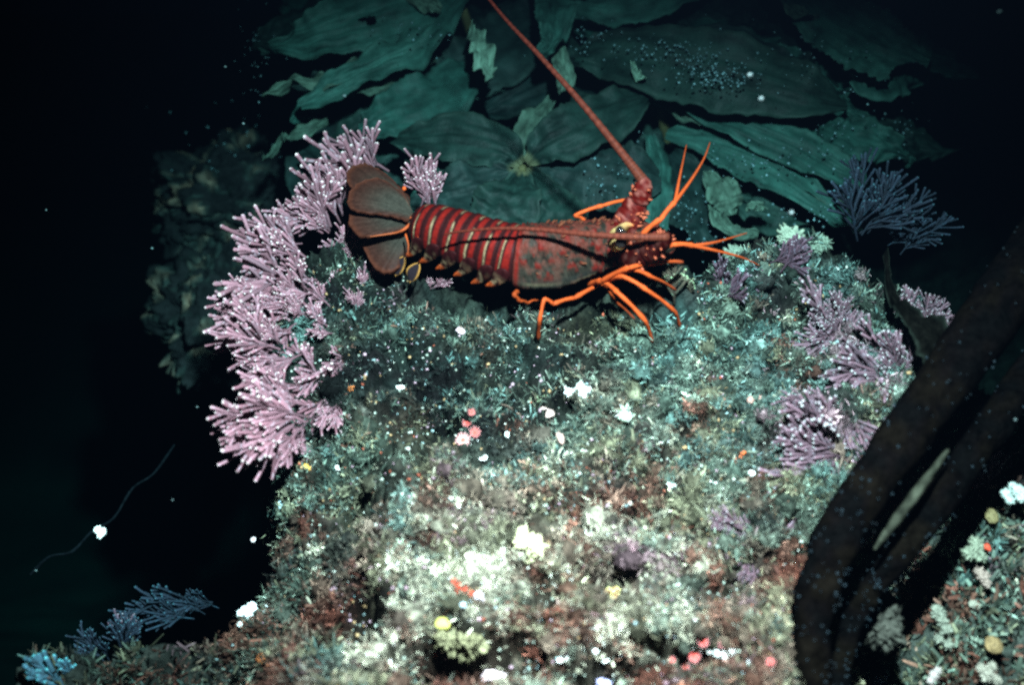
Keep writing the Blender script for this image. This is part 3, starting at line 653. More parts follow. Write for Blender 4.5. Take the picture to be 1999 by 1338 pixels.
clump('orange', 1190, 1185, 100, 48, 50, 5, 'small peach coloured branching coralline in the bright foreground', None, lift=.5)
clump('sprout', 1345, 580, 95, 75, 30, 3, 'drab young alga sprout at the tips of the front legs', None, lift=.4, name='alga_sprout', cat='algae')
clump('sprout', 1050, 790, 80, 45, 40, 2, 'thin forked pale alga on the turf below the rear leg', None, lift=.4, name='alga_sprout', cat='algae')

# ------------------------------------------------------------------ the spiny lobster
lob_c = P(1060, 500, .0); lob = empty('spiny_lobster', lob_c)
tag(lob, 'red and grey spiny lobster with orange legs crouched on the reef, facing right', 'lobster')
RED = np.array([.096, .0046, .003]); DRED = np.array([.0145, .0024, .0026]); GREY = np.array([.0155, .0130, .0095]); ORG = np.array([.42, .060, .013]); CREAM = np.array([.19, .135, .075]); BROWN = np.array([.045, .020, .014])
stations = [(812, 438, 34), (830, 443, 46), (870, 455, 52), (910, 468, 55), (950, 482, 57), (990, 495, 61), (1012, 501, 64), (1045, 503, 69), (1072, 502, 69), (1100, 497, 65), (1135, 489, 59), (1170, 481, 53), (1210, 477, 47), (1250, 474, 40), (1285, 478, 31), (1308, 482, 20), (1318, 483, 6)]
ZC = .052
NR, NM = 420, 72
st = resample([(a, b, ZC - .004 * sstep(900, 812, a), c) for a, b, c in stations], NR)
C0 = np.array([P(r[0], r[1], r[2]) for r in st]); R0 = np.array([r[3] * scale_at(c) for r, c in zip(st, C0)]); PX = st[:, 0]
tg = np.gradient(C0, axis=0); tg /= np.linalg.norm(tg, axis=1)[:, None]
sd = np.cross(tg, [0, 0, 1.]); sd /= np.linalg.norm(sd, axis=1)[:, None]; uu = np.cross(sd, tg)      # sd points to the camera side
seg = [815, 848, 882, 916, 951, 985, 1012]
mult = np.ones(NR); segf = np.zeros(NR)
for a, b in zip(seg[:-1], seg[1:]):
    k = (PX >= a) & (PX < b); f = (b - PX[k]) / (b - a); mult[k] = .955 + .075 * f ** .8; segf[k] = f
    mult[k] *= 1 - .03 * np.exp(-((f - .55) / .05) ** 2)                                            # groove across each ring
mult *= 1 + .05 * sstep(1011, 1013, PX) * sstep(1050, 1013, PX)
mult *= 1 - .05 * np.exp(-((PX - 1150) / 6) ** 2)                                                   # neck groove of the carapace
th = np.linspace(-np.pi, np.pi, NM, endpoint=False)
TH2, PXX = np.meshgrid(th, PX); cosT, sinT = np.cos(TH2), np.sin(TH2)
Rr = R0[:, None] * mult[:, None] * np.ones(NM)
Rr = Rr * np.where(cosT < -.25, .86, 1.0)
boxy = 1 + .07 * np.cos(4 * (TH2 - np.pi / 4 - .15)) * sstep(1005, 1030, PXX) * sstep(1240, 1150, PXX) * -1
Rr = Rr * boxy                                                           # flatter underneath
Rr = Rr * (1 + .04 * np.exp(-(TH2 / .12) ** 2) * (PXX > 1020))                                      # keel along the back
car = (PXX > 1012)
# raised red spots
rs = random.Random(5); spot = np.zeros_like(Rr)
for _ in range(170):
    sx_ = rs.uniform(1018, 1300); sy_ = rs.uniform(-2.0, 2.0); rr = rs.uniform(2.2, 5.5) if sx_ < 1140 else rs.uniform(3, 8)
    if sx_ < 1140 and .9 < sy_ and sx_ > 1110: continue
    loc = R0[np.argmin(abs(PX - sx_))] / .00053
    dd = ((PXX - sx_) / rr) ** 2 + ((TH2 - sy_) * loc / rr) ** 2
    spot = np.maximum(spot, sstep(1.5, .5, dd) * (0.9 if sx_ > 1140 or sy_ < 1.25 else .5))
Rr = Rr + .0016 * spot * car + .0007 * fbm(PXX * .12, TH2 * 7, 3) * car
front = sstep(1120, 1180, PXX)
Rr = Rr + .0022 * front * np.maximum(0, perlin(PXX * .11, TH2 * 5.5)) 
SV = C0[:, None] + Rr[..., None] * (sinT[..., None] * sd[:, None] + cosT[..., None] * uu[:, None])
nz1 = fbm(PXX * .06 + 4, TH2 * 3.2, 4)[..., None]; nz2 = fbm(PXX * .2, TH2 * 11, 2)[..., None]
car_c = GREY * (1.05 + .6 * nz1 + .5 * nz2)
blot = sstep(.05, .35, nz1) * (front[..., None] * .9 + .25)
car_c = car_c * (1 - blot) + blot * (RED * .55 + BROWN * .6)
car_c = car_c * (1 - .93 * spot[..., None]) + .93 * spot[..., None] * RED * .8
saddle = np.exp(-((PXX - 1055) / 9) ** 2) + np.exp(-((PXX - 1098) / 8) ** 2) + .8 * np.exp(-((PXX - 1022) / 4) ** 2)
sd_m = (np.clip(saddle, 0, 1) * sstep(.75, .25, abs(TH2)) * (.55 + .45 * np.sign(perlin(PXX * .1, TH2 * 4) + .3)))[..., None]
car_c = car_c * (1 - .8 * sd_m) + .8 * sd_m * RED
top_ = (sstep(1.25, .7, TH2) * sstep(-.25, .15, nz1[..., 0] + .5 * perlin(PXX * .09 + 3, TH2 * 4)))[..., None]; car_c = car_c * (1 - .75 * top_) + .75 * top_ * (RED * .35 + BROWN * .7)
low = sstep(1.35, 1.55, TH2)[..., None] * (1 - front[..., None]); car_c = car_c * (1 - .5 * low) + .5 * low * np.array([.014, .016, .015])  # the flank's shade is put into this tone and into GREY
beads = (np.exp(-((TH2 - 1.80 - .0010 * (PXX - 1050)) / .045) ** 2) * (.6 + .4 * np.sin(PXX * 1.3)) * sstep(1150, 1110, PXX))[..., None]; car_c = car_c + beads * np.array([.10, .062, .030])
post = np.exp(-((PXX - 1016) / 3.0) ** 2)[..., None]; car_c = car_c * (1 - .8 * post) + .8 * post * RED * 1.1
line = np.exp(-((TH2 - 1.62 - .0012 * (PXX - 1090)) / .03) ** 2)[..., None] * (1 - front[..., None]); car_c = car_c + line * np.array([.06, .045, .025])
f_ = segf[:, None] * np.ones(NM)
ab_c = DRED[None, None] * np.ones((NR, NM, 1)); redband = np.maximum(sstep(.12, .2, f_) * sstep(.44, .36, f_), .75 * sstep(.60, .66, f_) * sstep(.84, .78, f_))[..., None] * sstep(-.9, -.2, TH2)[..., None]
ab_c = ab_c * (1 - redband) + redband * RED * (1 + .3 * nz2)
cream = (np.exp(-((f_ - .55 - .03 * np.sin(TH2 * 5 + PXX * .05)) / .04) ** 2) * sstep(.18, .34, TH2) * (TH2 < 1.75) + .6 * np.exp(-((f_ - .55) / .05) ** 2) * sstep(-.2, -.35, TH2))[..., None]
ab_c = ab_c * (1 - .85 * cream) + .85 * cream * CREAM * (1 + .5 * nz2)
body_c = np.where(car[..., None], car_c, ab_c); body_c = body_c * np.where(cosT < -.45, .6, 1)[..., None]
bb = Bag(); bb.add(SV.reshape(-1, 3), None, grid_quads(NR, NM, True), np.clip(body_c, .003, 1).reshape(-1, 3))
bb.V.append(C0[[0, -1]]); bb.C.append(np.array([DRED, DRED])); k = NR * NM; j = np.arange(NM)
bb.T.append(np.vstack([np.stack([np.full(NM, k), (j + 1) % NM, j], 1), np.stack([np.full(NM, k + 1), (NR - 1) * NM + j, (NR - 1) * NM + (j + 1) % NM], 1)])); bb.n += 2
# short forward spines grow out of the shell itself
for _ in range(105):
    i = int(np.argmin(abs(PX - rs.triangular(1030, 1300, 1240)))); jj = int((rs.choice((-1.2, -.75, -.35, 0, .35, .75, 1.2)) + rs.gauss(0, .07) + np.pi) / (2 * np.pi) * NM) % NM
    p = SV[i, jj]; n = nrm(SV[i, jj] - C0[i]); L = rs.uniform(.0025, .0058); d = nrm(n + tg[i] * .9)
    V, T, Q, tt = tube(np.array([p - n * .001, p + d * L * .5, p + d * L + tg[i] * L * .2]), [L * .42, L * .28, L * .06], 5, False)
    bb.add(V, T, Q, (RED * .45 + GREY * .4)[None] * (1 - tt[:, None]) + tt[:, None] * np.array([.10, .032, .015]))
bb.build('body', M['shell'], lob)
def shell_pt(px, theta):
    i = int(np.argmin(abs(PX - px))); j = int(round((theta + np.pi) / (2 * np.pi) * NM)) % NM
    return SV[i, j], nrm(SV[i, j] - C0[i]), tg[i]
# side lobes hanging from each tail ring (both sides), orange tipped
for side in (1, -1):
    for n_, (px, th_) in enumerate(((838, 1.62), (868, 1.66), (902, 1.68), (937, 1.68), (972, 1.66), (1000, 1.6))):
        p, n, t = shell_pt(px, side * th_); dn = nrm(np.array([0, 0, -1.]) + n * .45 - t * .35); L = .024 if n_ < 5 else .019
        pts = np.array([p - dn * .006 + t * .002, p + dn * L * .35, p + dn * L * .7 - t * .002, p + dn * L - t * .007])
        b = Bag(); V, T, Q, tt = tube(resample(pts, 11), np.array([.0070, .0078, .0074, .0064, .0054, .0046, .0040, .0035, .003, .002, .0008]), 12)
        c = p + 0; V = V - n * (np.dot(V - c, n)[:, None] * .72)
        u = tt[:, None]; w = fbm(V[:, 0] * 260 + n_, V[:, 2] * 260 + V[:, 1] * 100, 2)[:, None]; al = np.dot(V - c, t)[:, None] / .008
        colr = DRED * 1.2 + (sstep(.22, .4, u) * sstep(-.05, .35, w)) * CREAM * .6 + sstep(.3, .5, u) * sstep(.0, .4, al + .5 * w) * ORG * .45
        k_ = sstep(.56, .70, u); colr = colr * (1 + .5 * w) * (1 - k_) + k_ * ORG * (.85 + .3 * w)
        b.add(V, T, Q, colr); b.build('side_lobe', M['shell'], lob)
        if side == 1 and n_ < 2:                                                             # swimmeret leaflet with a pale rim
            q = p + dn * .014 - t * .006 + n * .004; ctr = resample([q, q - np.array([.006, .004, .008]), q - np.array([.008, .008, .016])], 9)
            wv = nrm(np.cross(ctr[-1] - ctr[0], n)); hw = np.array([.001, .0035, .005, .006, .0064, .006, .005, .0035, .001])
            uu_ = np.linspace(-1, 1, 7); V = ctr[:, None] + wv * (hw[:, None] * uu_)[..., None] + n * (.002 * (1 - uu_ ** 2))[None, :, None]
            rim = (abs(uu_) > .8)[None, :, None] * np.ones((9, 1, 1)); rim[-1] = 1
            Cc = np.array([.012, .008, .010]) * (1 - rim) + rim * np.array([.30, .13, .03])
            Vb = V - n * .0006; b = Bag(); b.add(np.vstack([V.reshape(-1, 3), Vb.reshape(-1, 3)]), None, np.concatenate([grid_quads(9, 7), grid_quads(9, 7)[:, ::-1] + 63]), np.vstack([Cc.reshape(-1, 3)] * 2))
            b.build('swimmeret', M['limb'], lob)
# tail fan: middle plate and two plates each side
def tail_plate(base, edge, z0, z1, dome, name, seed, olive=1.0):
    ed = resample(edge, 40); nr = 22; b0 = P(base[0], base[1], z0)
    E = np.array([P(q[0], q[1], z1) for q in ed]); E = b0 + (E - b0) * (1 + .018 * fbm(np.linspace(0, 12, 40) + seed, np.zeros(40), 3))[:, None]; r_ = np.linspace(0.03, 1, nr)
    V = b0 + (E - b0)[None] * r_[:, None, None]
    lat = np.linspace(-1, 1, 40)
    V[..., 2] += dome * (1 - lat ** 2)[None] * np.sin(np.pi * np.clip(r_, 0, 1) * .8)[:, None] + .0009 * np.sin(lat * 44)[None] * r_[:, None]
    rim = np.maximum(sstep(.90, .98, r_)[:, None] * np.ones(40), sstep(.93, .99, abs(lat))[None] * np.ones((nr, 1)))[..., None]
    g = sstep(.35, .95, r_)[:, None, None]; stv = (1 + .22 * perlin(lat * 22 + seed, np.zeros(40)) )[None, :, None] * (1 + .2 * fbm(r_[:, None] * 6 + seed, lat[None] * 5, 3))[..., None]
    C = (np.array([.021, .018, .014]) * olive * (1 - g) + g * np.array([.024, .0085, .006])) * stv; C = C * (1 - rim * .6) + rim * .6 * np.array([.055, .014, .007])
    V2 = V - np.array([0, 0, .0012]); n = nr * 40; Q = grid_quads(nr, 40)
    i = np.arange(39); rimq = np.stack([(nr - 1) * 40 + i, (nr - 1) * 40 + i + 1, (nr - 1) * 40 + i + 1 + n, (nr - 1) * 40 + i + n], 1)
    b = Bag(); b.add(np.vstack([V.reshape(-1, 3), V2.reshape(-1, 3)]), None, np.concatenate([Q[:, ::-1], Q + n, rimq]), np.vstack([C.reshape(-1, 3)] * 2))
    return b.build(name, M['shell'], lob)
tail_plate((800, 405), [(786, 372), (757, 343), (728, 326), (705, 321), (682, 332), (676, 350), (684, 366), (700, 374)], .050, .052, .003, 'tail_plate', 1)
tail_plate((806, 415), [(790, 378), (740, 350), (700, 362), (680, 388), (682, 408), (702, 418), (760, 424), (796, 432)], .054, .058, .006, 'tail_plate', 4, 1.2)
tail_plate((808, 428), [(800, 418), (740, 412), (690, 412), (682, 428), (684, 446), (704, 465), (735, 463), (772, 456), (806, 444)], .048, .048, .004, 'tail_plate', 9)
tail_plate((800, 442), [(792, 440), (745, 455), (708, 466), (712, 490), (728, 520), (748, 536), (775, 528), (792, 506), (797, 488), (792, 460)], .040, .026, .003, 'tail_plate', 13)
tail_plate((800, 400), [(800, 385), (770, 355), (748, 338), (726, 336), (715, 345), (722, 360), (750, 380)], .046, .040, .002, 'tail_plate', 15)
for pts, w in (([(820, 426), (800, 425), (770, 420), (718, 418)], 3.0), ([(812, 432), (801, 438), (787, 449), (770, 455), (723, 462)], 4.2), ([(792, 458), (797, 478), (796, 497)], 2.0)):
    q = resample([(a, b, .0505 + .004 * (a > 780)) for a, b in pts], 16); L = np.array([P(*r) for r in q])
    V, T, Q, tt = tube(L, np.linspace(w, w * .25, 16) * .00053, 7); b = Bag(); b.add(V, T, Q, ORG * .75 * (1 - tt[:, None]) + tt[:, None] * np.array([.2, .05, .02])); b.build('tail_rib', M['limb'], lob)
for (a, b_, r) in ((818, 466, 6), (789, 368, 4), (808, 455, 5), (817, 440, 6)):
    p = P(a, b_, .054); bg_ = Bag(); V0, F0 = ICO2; bg_.add(V0 * r * .00053 * np.array([1, 1.2, 1]) + p, F0, None, ORG); bg_.build('tail_knob', M['limb'], lob)
# walking legs: chain of tapered joints
def leg(pts, w0, w1, zc=None, name='leg', shade=1.0, tipdark=True):
    b = Bag(); Pn = [P(a, b_, z) for a, b_, z in pts]; n = len(Pn) - 1
    for i in range(n):
        f0, f1 = i / n, (i + 1) / n; ra = (w0 + (w1 - w0) * f0) * .00047; rb = (w0 + (w1 - w0) * f1) * .00047
        a, c = Pn[i], Pn[i + 1]; L = resample([a, a + (c - a) * .5 + np.array([0, 0, .0015]), c], 9)
        rr = np.array([.80, .98, .92, .86, .84, .88, 1.0, 1.18, .85]) * np.linspace(ra, rb, 9)
        V, T, Q, tt = tube(L, rr, 9); u = tt[:, None]
        colr = ORG * shade * (.85 + .25 * fbm(V[:, 0] * 300, V[:, 1] * 300, 2))[:, None]
        joint = np.maximum(sstep(.90, .96, u), sstep(.08, .03, u)); colr = colr * (1 - .9 * joint) + .9 * joint * DRED * 1.6
        if tipdark and i == n - 1: k_ = sstep(.35, 1.0, u); colr = colr * (1 - .75 * k_) + .75 * k_ * np.array([.16, .03, .015])
        b.add(V, T, Q, colr)
    return b.build(name, M['limb'], lob)
leg([(1150, 556, .030), (1175, 549, .052), (1228, 523, .082), (1283, 514, .072), (1332, 512, .050)], 6.5, 3.6)
leg([(1196, 545, .052), (1233, 525, .076), (1272, 541, .066), (1318, 566, .024)], 5.5, 3.0)
leg([(1160, 556, .030), (1184, 549, .050), (1216, 540, .072), (1263, 567, .066), (1318, 609, .034), (1327, 638, .006)], 5.5, 3.6)
leg([(1155, 553, .030), (1177, 550, .048), (1207, 573, .060), (1260, 627, .040), (1273, 668, .004)], 6, 3.8)
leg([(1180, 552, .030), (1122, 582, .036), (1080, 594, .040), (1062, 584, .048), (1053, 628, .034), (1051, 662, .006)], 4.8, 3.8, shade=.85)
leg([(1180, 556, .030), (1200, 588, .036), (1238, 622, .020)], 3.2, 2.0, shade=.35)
leg([(1140, 430, .065), (1122, 421, .072), (1178, 401, .078), (1232, 390, .072), (1262, 400, .05)], 4.5, 3.8)
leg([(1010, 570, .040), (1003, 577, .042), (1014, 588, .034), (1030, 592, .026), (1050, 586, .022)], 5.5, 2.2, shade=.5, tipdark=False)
# antennae: stout spiny base joints and a long whip
def antenna(base, whip, whip_w, tone=.62):
    e = Bag(); Pn = [P(*q[:3]) for q in base]; W_ = [q[3] * .00053 for q in base]; r_ = random.Random(len(whip) * 7)
    for i in range(len(Pn) - 1):
        a, c = Pn[i], Pn[i + 1]; L = resample([a, (a + c) / 2, c], 13); rr = np.linspace(W_[i], W_[i + 1], 13) * (1 + .1 * np.sin(np.linspace(0, np.pi, 13))); rr[0] *= .82; rr[-1] *= .9
        V, T, Q, tt = tube(L, rr, 18); nn_ = fbm(V[:, 0] * 160, V[:, 1] * 160 + V[:, 2] * 120, 3)
        colr = RED * tone * (1 + .5 * nn_)[:, None] + np.clip(nn_, 0, 1)[:, None] * np.array([.16, .10, .08]) * tone; V = V + (nn_ * .0008)[:, None] * np.array([.4, -.5, .7])
        e.add(V, T, Q, colr)
        for _ in range(14):
            k = r_.randrange(2, 11) * 18 + 36 + r_.randrange(18)
            if k >= len(V): continue
            cp = L[min(12, max(0, (k // 18) - 2))]; n = nrm(V[k] - cp); d = nrm(n + nrm(c - a) * .8); s_ = r_.uniform(.0022, .005)
            Vs, Ts, Qs, ts = tube(np.array([V[k] - n * .001, V[k] + d * s_ * .6, V[k] + d * s_]), [s_ * .4, s_ * .26, s_ * .05], 5, False); e.add(Vs, Ts, Qs, np.array([.28, .06, .03]))
    o = e.build('antenna', M['shell'], lob)
    w = resample(whip, 90); L = np.array([P(*q) for q in w]); R = np.interp(np.linspace(0, 1, 90), np.linspace(0, 1, len(whip_w)), whip_w) * .00053
    R = R * (1 + .05 * np.cos(np.arange(90) * np.pi)); V, T, Q, tt = tube(L, R, 10)
    b = Bag(); u = tt[:, None]; ring = (1 + .25 * np.sin(tt * 260))[:, None]
    b.add(V, T, Q, (np.array([.068, .016, .009]) * (1 - u) ** .8 + u ** .8 * np.array([.045, .0065, .004])) * ring); b.build('whip', M['shell'], o)
antenna([(1212, 456, .070, 21), (1232, 412, .082, 22), (1248, 394, .092, 18), (1258, 358, .11, 14)],
        [(1258, 356, .11), (1215, 300, .125), (1130, 195, .15), (1050, 105, .17), (985, 35, .18), (925, -40, .19)], [10, 7.5, 6, 5, 4, 3.2, 2.5])
antenna([(1225, 505, .072, 22), (1262, 495, .085, 21), (1288, 478, .098, 15), (1302, 464, .108, 12)],
        [(1300, 463, .110), (1240, 463, .110), (1150, 458, .107), (1060, 449, .103), (980, 446, .100), (900, 452, .093), (868, 458, .088)], [7.5, 6.2, 5, 4, 3.2, 2.4, 1.6], tone=.14)  # base joints darkened in colour for the shadow they sit in
# antennules: two jointed stalks that fork
def antennule(stem, forks):
    o = leg(stem, 6, 5, name='antennule', tipdark=False)
    for f in forks:
        q = resample(f, 24); L = np.array([P(*r) for r in q]); V, T, Q, tt = tube(L, np.linspace(3.6, .9, 24) * .00053, 7)
        b = Bag(); b.add(V, T, Q, ORG * .8 * (1 - .55 * tt[:, None])); b.build('flagellum', M['limb'], o)
antennule([(1255, 456, .075), (1290, 428, .088), (1318, 394, .098)],
          [[(1318, 394, .098), (1327, 345, .105), (1340, 283, .115)], [(1318, 394, .098), (1350, 350, .10), (1374, 310, .105), (1386, 278, .11)]])
antennule([(1285, 488, .070), (1312, 478, .075), (1354, 480, .070)],
          [[(1354, 480, .070), (1400, 472, .068), (1458, 455, .066)], [(1354, 480, .070), (1400, 490, .062), (1446, 502, .052), (1482, 518, .040)]])
# eyes on stalks and the two horns over them
for (ex, ey, ez, hx, hy, hz) in ((1212, 474, .098, 1240, 462, .112), (1212, 452, .104, 1236, 440, .118)):
    p = P(ex, ey, ez); V0, F0 = ICO2; b = Bag(); b.add(V0 * np.array([.0052, .0052, .0052]) + p, F0, None, (.01, .01, .01)); eye = b.build('eye', M['eye'], lob)
    q = P(ex - 10, ey + 6, ez - .014); V, T, Q, tt = tube(resample([q, (p + q) / 2, p - np.array([0, 0, .003])], 7), np.linspace(.006, .0048, 7), 9); b = Bag(); b.add(V, T, Q, (.40, .26, .10)); b.build('eye_stalk', M['shell'], eye)
    a = P(ex - 2, ey + 2, ez - .010); h = P(hx, hy, hz); mid = (a + h) / 2 + np.array([0, 0, .004]); V, T, Q, tt = tube(resample([a, mid, h], 12), np.linspace(.0062, .0008, 12), 9)
    b = Bag(); b.add(V, T, Q, np.array([.50, .40, .16]) * (1 - tt[:, None]) + tt[:, None] * np.array([.30, .06, .02])); b.build('horn', M['shell'], lob)

# ------------------------------------------------------------------ small animals and shells on the reef
def lumps(name, cat, label, spots, colour, group=None, z=None, jit=.12, mat='lime'):
    """one knobbly thing grown from several swollen lobes (px, py, r px)"""
    p0 = ground(spots[0][0], spots[0][1]) if z is None else P(spots[0][0], spots[0][1], z); b = Bag(); V0, F0 = ICO3
    for i, (x, y, r) in enumerate(spots):
        p = (ground(x, y) if z is None else P(x, y, z)); s = r * scale_at(p); q = fbm(V0[:, 0] * 2.2 + i * 5 + x, V0[:, 1] * 2.2 + V0[:, 2] * 1.7, 3)
        q2 = fbm3(V0, 5.0, 3, .6, x * .37); V = V0 * (1 + 2.0 * jit * q + .9 * jit * q2)[:, None] * s * np.array([1, 1.1, .85]) + p + np.array([0, 0, s * .55])
        b.add(V, F0, None, np.array(colour) * (1 + .35 * q + .45 * q2)[:, None])
    return tag(b.build(name, M[mat], None, True, p0), label, cat, group)
lumps('bryozoan', 'bryozoan', 'white knobbly bryozoan cluster on turf below the rear leg', [(1112, 770, 10), (1124, 764, 10), (1134, 757, 9), (1146, 763, 8), (1138, 770, 9), (1124, 776, 8), (1126, 752, 4)], (.85, .9, .85))
lumps('bryozoan', 'bryozoan', 'blazing white bryozoan lump in the dark, left of the reef foot', [(470, 1200, 7), (480, 1196, 9), (492, 1190, 10), (486, 1202, 8), (468, 1222, 5), (497, 1212, 5)], (.9, .92, .88))
lumps('bryozoan', 'bryozoan', 'smaller white bryozoan lump right of the blazing one', [(518, 1196, 5), (525, 1190, 8), (534, 1182, 5), (540, 1177, 4)], (.9, .92, .88))
lumps('bryozoan', 'bryozoan', 'white tube cluster by the pink anemones at lower right', [(1368, 1270, 5), (1384, 1273, 7), (1400, 1278, 9), (1418, 1282, 11), (1428, 1276, 9), (1422, 1292, 9), (1352, 1267, 4)], (.9, .88, .80))
lumps('sponge', 'sponge', 'pale pink frilly lump at the bottom edge of the picture', [(954, 1325, 15), (960, 1321, 15), (968, 1324, 16), (975, 1327, 14), (966, 1329, 14), (956, 1318, 11)], (.85, .60, .62))
lumps('sponge', 'sponge', 'creamy yellow lacy crust in the centre of the bright foreground', [(1018, 1060, 15), (1036, 1066, 17), (1052, 1074, 16), (1040, 1084, 13), (1060, 1086, 9), (1020, 1046, 12), (1005, 1044, 9), (1030, 1094, 8)], (.46, .42, .25), jit=.3)
lumps('sponge', 'sponge', 'pinkish white bumpy lump left of the peach coralline', [(1094, 1176, 9), (1104, 1168, 9), (1112, 1178, 9), (1100, 1188, 8), (1110, 1162, 6)], (.75, .52, .45))
lumps('sponge', 'sponge', 'scarlet sponge crust in the bright foreground above the yellow shell', [(888, 1140, 8), (898, 1152, 10), (912, 1158, 9), (924, 1164, 8), (902, 1138, 7), (928, 1176, 7)], (.42, .045, .02), mat='soft', jit=.3)
lumps('sponge', 'sponge', 'white lump against the right end of the scarlet sponge', [(934, 1166, 8), (938, 1176, 7), (928, 1184, 5)], (.78, .66, .72))
lumps('sponge', 'sponge', 'pale blue lump under the scarlet sponge', [(912, 1178, 7), (904, 1184, 7), (916, 1188, 5)], (.45, .58, .64))
lumps('sponge', 'sponge', 'small orange finger of sponge on turf left of the mauve fan', [(1438, 900, 5), (1444, 892, 6), (1450, 885, 6), (1434, 908, 4)], (.48, .10, .03), mat='soft')
lumps('sponge', 'sponge', 'salmon pink chunk on the turf right of centre', [(1462, 774, 9), (1474, 778, 9), (1486, 782, 7), (1464, 784, 7)], (.42, .22, .18))
lumps('sponge', 'sponge', 'orange dot of sponge inside the left coralline edge', [(686, 760, 6), (690, 757, 4)], (.55, .16, .04), mat='soft')
lumps('sponge', 'sponge', 'orange yellow dot at the foot of the pink coralline edge', [(597, 914, 6), (603, 916, 4)], (.65, .32, .05), mat='soft')
lumps('sponge', 'sponge', 'pink white knob in the turf below the lobster abdomen', [(897, 646, 7), (902, 650, 6), (898, 655, 4)], (.75, .50, .55))
lumps('sponge', 'sponge', 'bright cream knob behind the antennule tips on the reef crest', [(1532, 466, 15), (1542, 464, 16), (1552, 467, 15), (1545, 472, 14), (1536, 472, 13)], (.19, .23, .17), jit=.35, z=.004)
lumps('sponge', 'sponge', 'pale green crust on the crest right of the cream knob', [(1585, 480, 13), (1597, 476, 13), (1608, 480, 13), (1596, 486, 12)], (.12, .16, .12), jit=.35, z=.002)
lumps('sponge', 'sponge', 'pale crust beneath the tips of the forward antennules', [(1425, 500, 12), (1436, 496, 12), (1446, 501, 12), (1436, 507, 11)], (.12, .16, .12), jit=.35, z=.002)
lumps('sponge', 'sponge', 'two joined white beads on the right by the thick stalk', [(1862, 638, 9), (1864, 639, 9)], (.85, .88, .85))
lumps('sponge', 'sponge', 'lilac bud tucked at bottom edge left of the tube cluster', [(1174, 1333, 11), (1182, 1336, 11)], (.42, .38, .58))
lumps('sponge', 'sponge', 'bluish white blob at the bottom right edge under the scallop', [(1712, 1334, 10), (1724, 1333, 9), (1702, 1336, 7)], (.55, .60, .85))
# shell fragments: small curved chips
def chip(px, py, rx, ry, ang, colour, label, group='white shell chips', z=None, cat='shell', name='shell_chip'):
    p = ground(px, py) if z is None else P(px, py, z); s = scale_at(p); V0, F0 = ICO2; a = math.radians(ang); q = fbm(V0[:, 0] * 2 + px, V0[:, 1] * 2 + V0[:, 2], 2)
    L = V0 * np.array([rx * s, ry * s / .8, ry * s * .45]) * (1 + .16 * q)[:, None]; L[:, 2] += .3 * (L[:, 0] ** 2) / (rx * s)
    V = np.stack([L[:, 0] * math.cos(a) - L[:, 1] * math.sin(a), L[:, 0] * math.sin(a) + L[:, 1] * math.cos(a), L[:, 2]], 1) + p + np.array([0, 0, ry * s * .5])
    return tag(mk(name, V, F0, M['lime'], None, np.array(colour) * (1 + .3 * q)[:, None], True, p), label, cat, group)
WH = (.86, .86, .80)
for a in [(1429, 914, 9, 4, 0, 'white oblong shell chip left of the round chip by the mauve fan'), (1467, 927, 7, 6, 0, 'round white shell chip beside the mauve fan'), (1312, 948, 10, 6, 10, 'white shell chip on turf right of centre in the foreground'),
          (1393, 943, 8, 3, -10, 'thin white shell sliver above the lone round chip'), (990, 852, 4, 7, 0, 'small upright white chip right of the pink anemones'), (943, 896, 8, 5, 20, 'cream chip below the pink anemones'), (1163, 870, 6, 8, 0, 'bluish white chip on turf in the middle of the reef'),
          (936, 862, 4, 4, 0, 'little white bead between anemone and upright chip'), (660, 916, 6, 6, 0, 'round white bead near the foot of the pink fans'), (597, 964, 6, 5, 0, 'white bead on the dark lower left edge of the reef'), (782, 758, 9, 4, 0, 'pale sliver in the turf inside the left edge'),
          (1630, 525, 9, 4, -30, 'white shell sliver on the crest by the feathery spray'), (1570, 530, 4, 5, 0, 'tiny white bead below the feathery spray'), (1080, 1216, 7, 6, 0, 'white pearl like bead in the dark red hollow'), (1115, 1133, 5, 4, 0, 'white bead left of the dark crevice'), (1098, 1290, 12, 5, 25, 'cream sliver beside the bottom hollow'), (1163, 1272, 6, 6, 0, 'bluish bead at bottom centre'), (1180, 1290, 9, 6, 0, 'pale blue chip under the bluish bead')]:
    chip(a[0], a[1], a[2], a[3], a[4], WH, a[5])
chip(1068, 810, 16, 9, -30, (.50, .34, .30), 'pinkish scallop chip standing in the turf at mid reef', None)
chip(1093, 858, 7, 14, 15, (.42, .26, .22), 'pinkish brown chip below the scallop chip', None)
chip(553, 990, 9, 12, 0, (.42, .58, .62), 'bluish white tuft like lump on the dark left flank', None)
chip(548, 1025, 8, 7, 0, (.40, .55, .58), 'smaller bluish lump under the first on the dark flank', None)
chip(495, 1056, 5, 5, 0, (.5, .4, .4), 'dim pinkish bead in the dark left of the reef', None)
chip(242, 1303, 7, 10, 0, (.6, .75, .62), 'pale green knob in the bottom left corner', None, z=-.15)
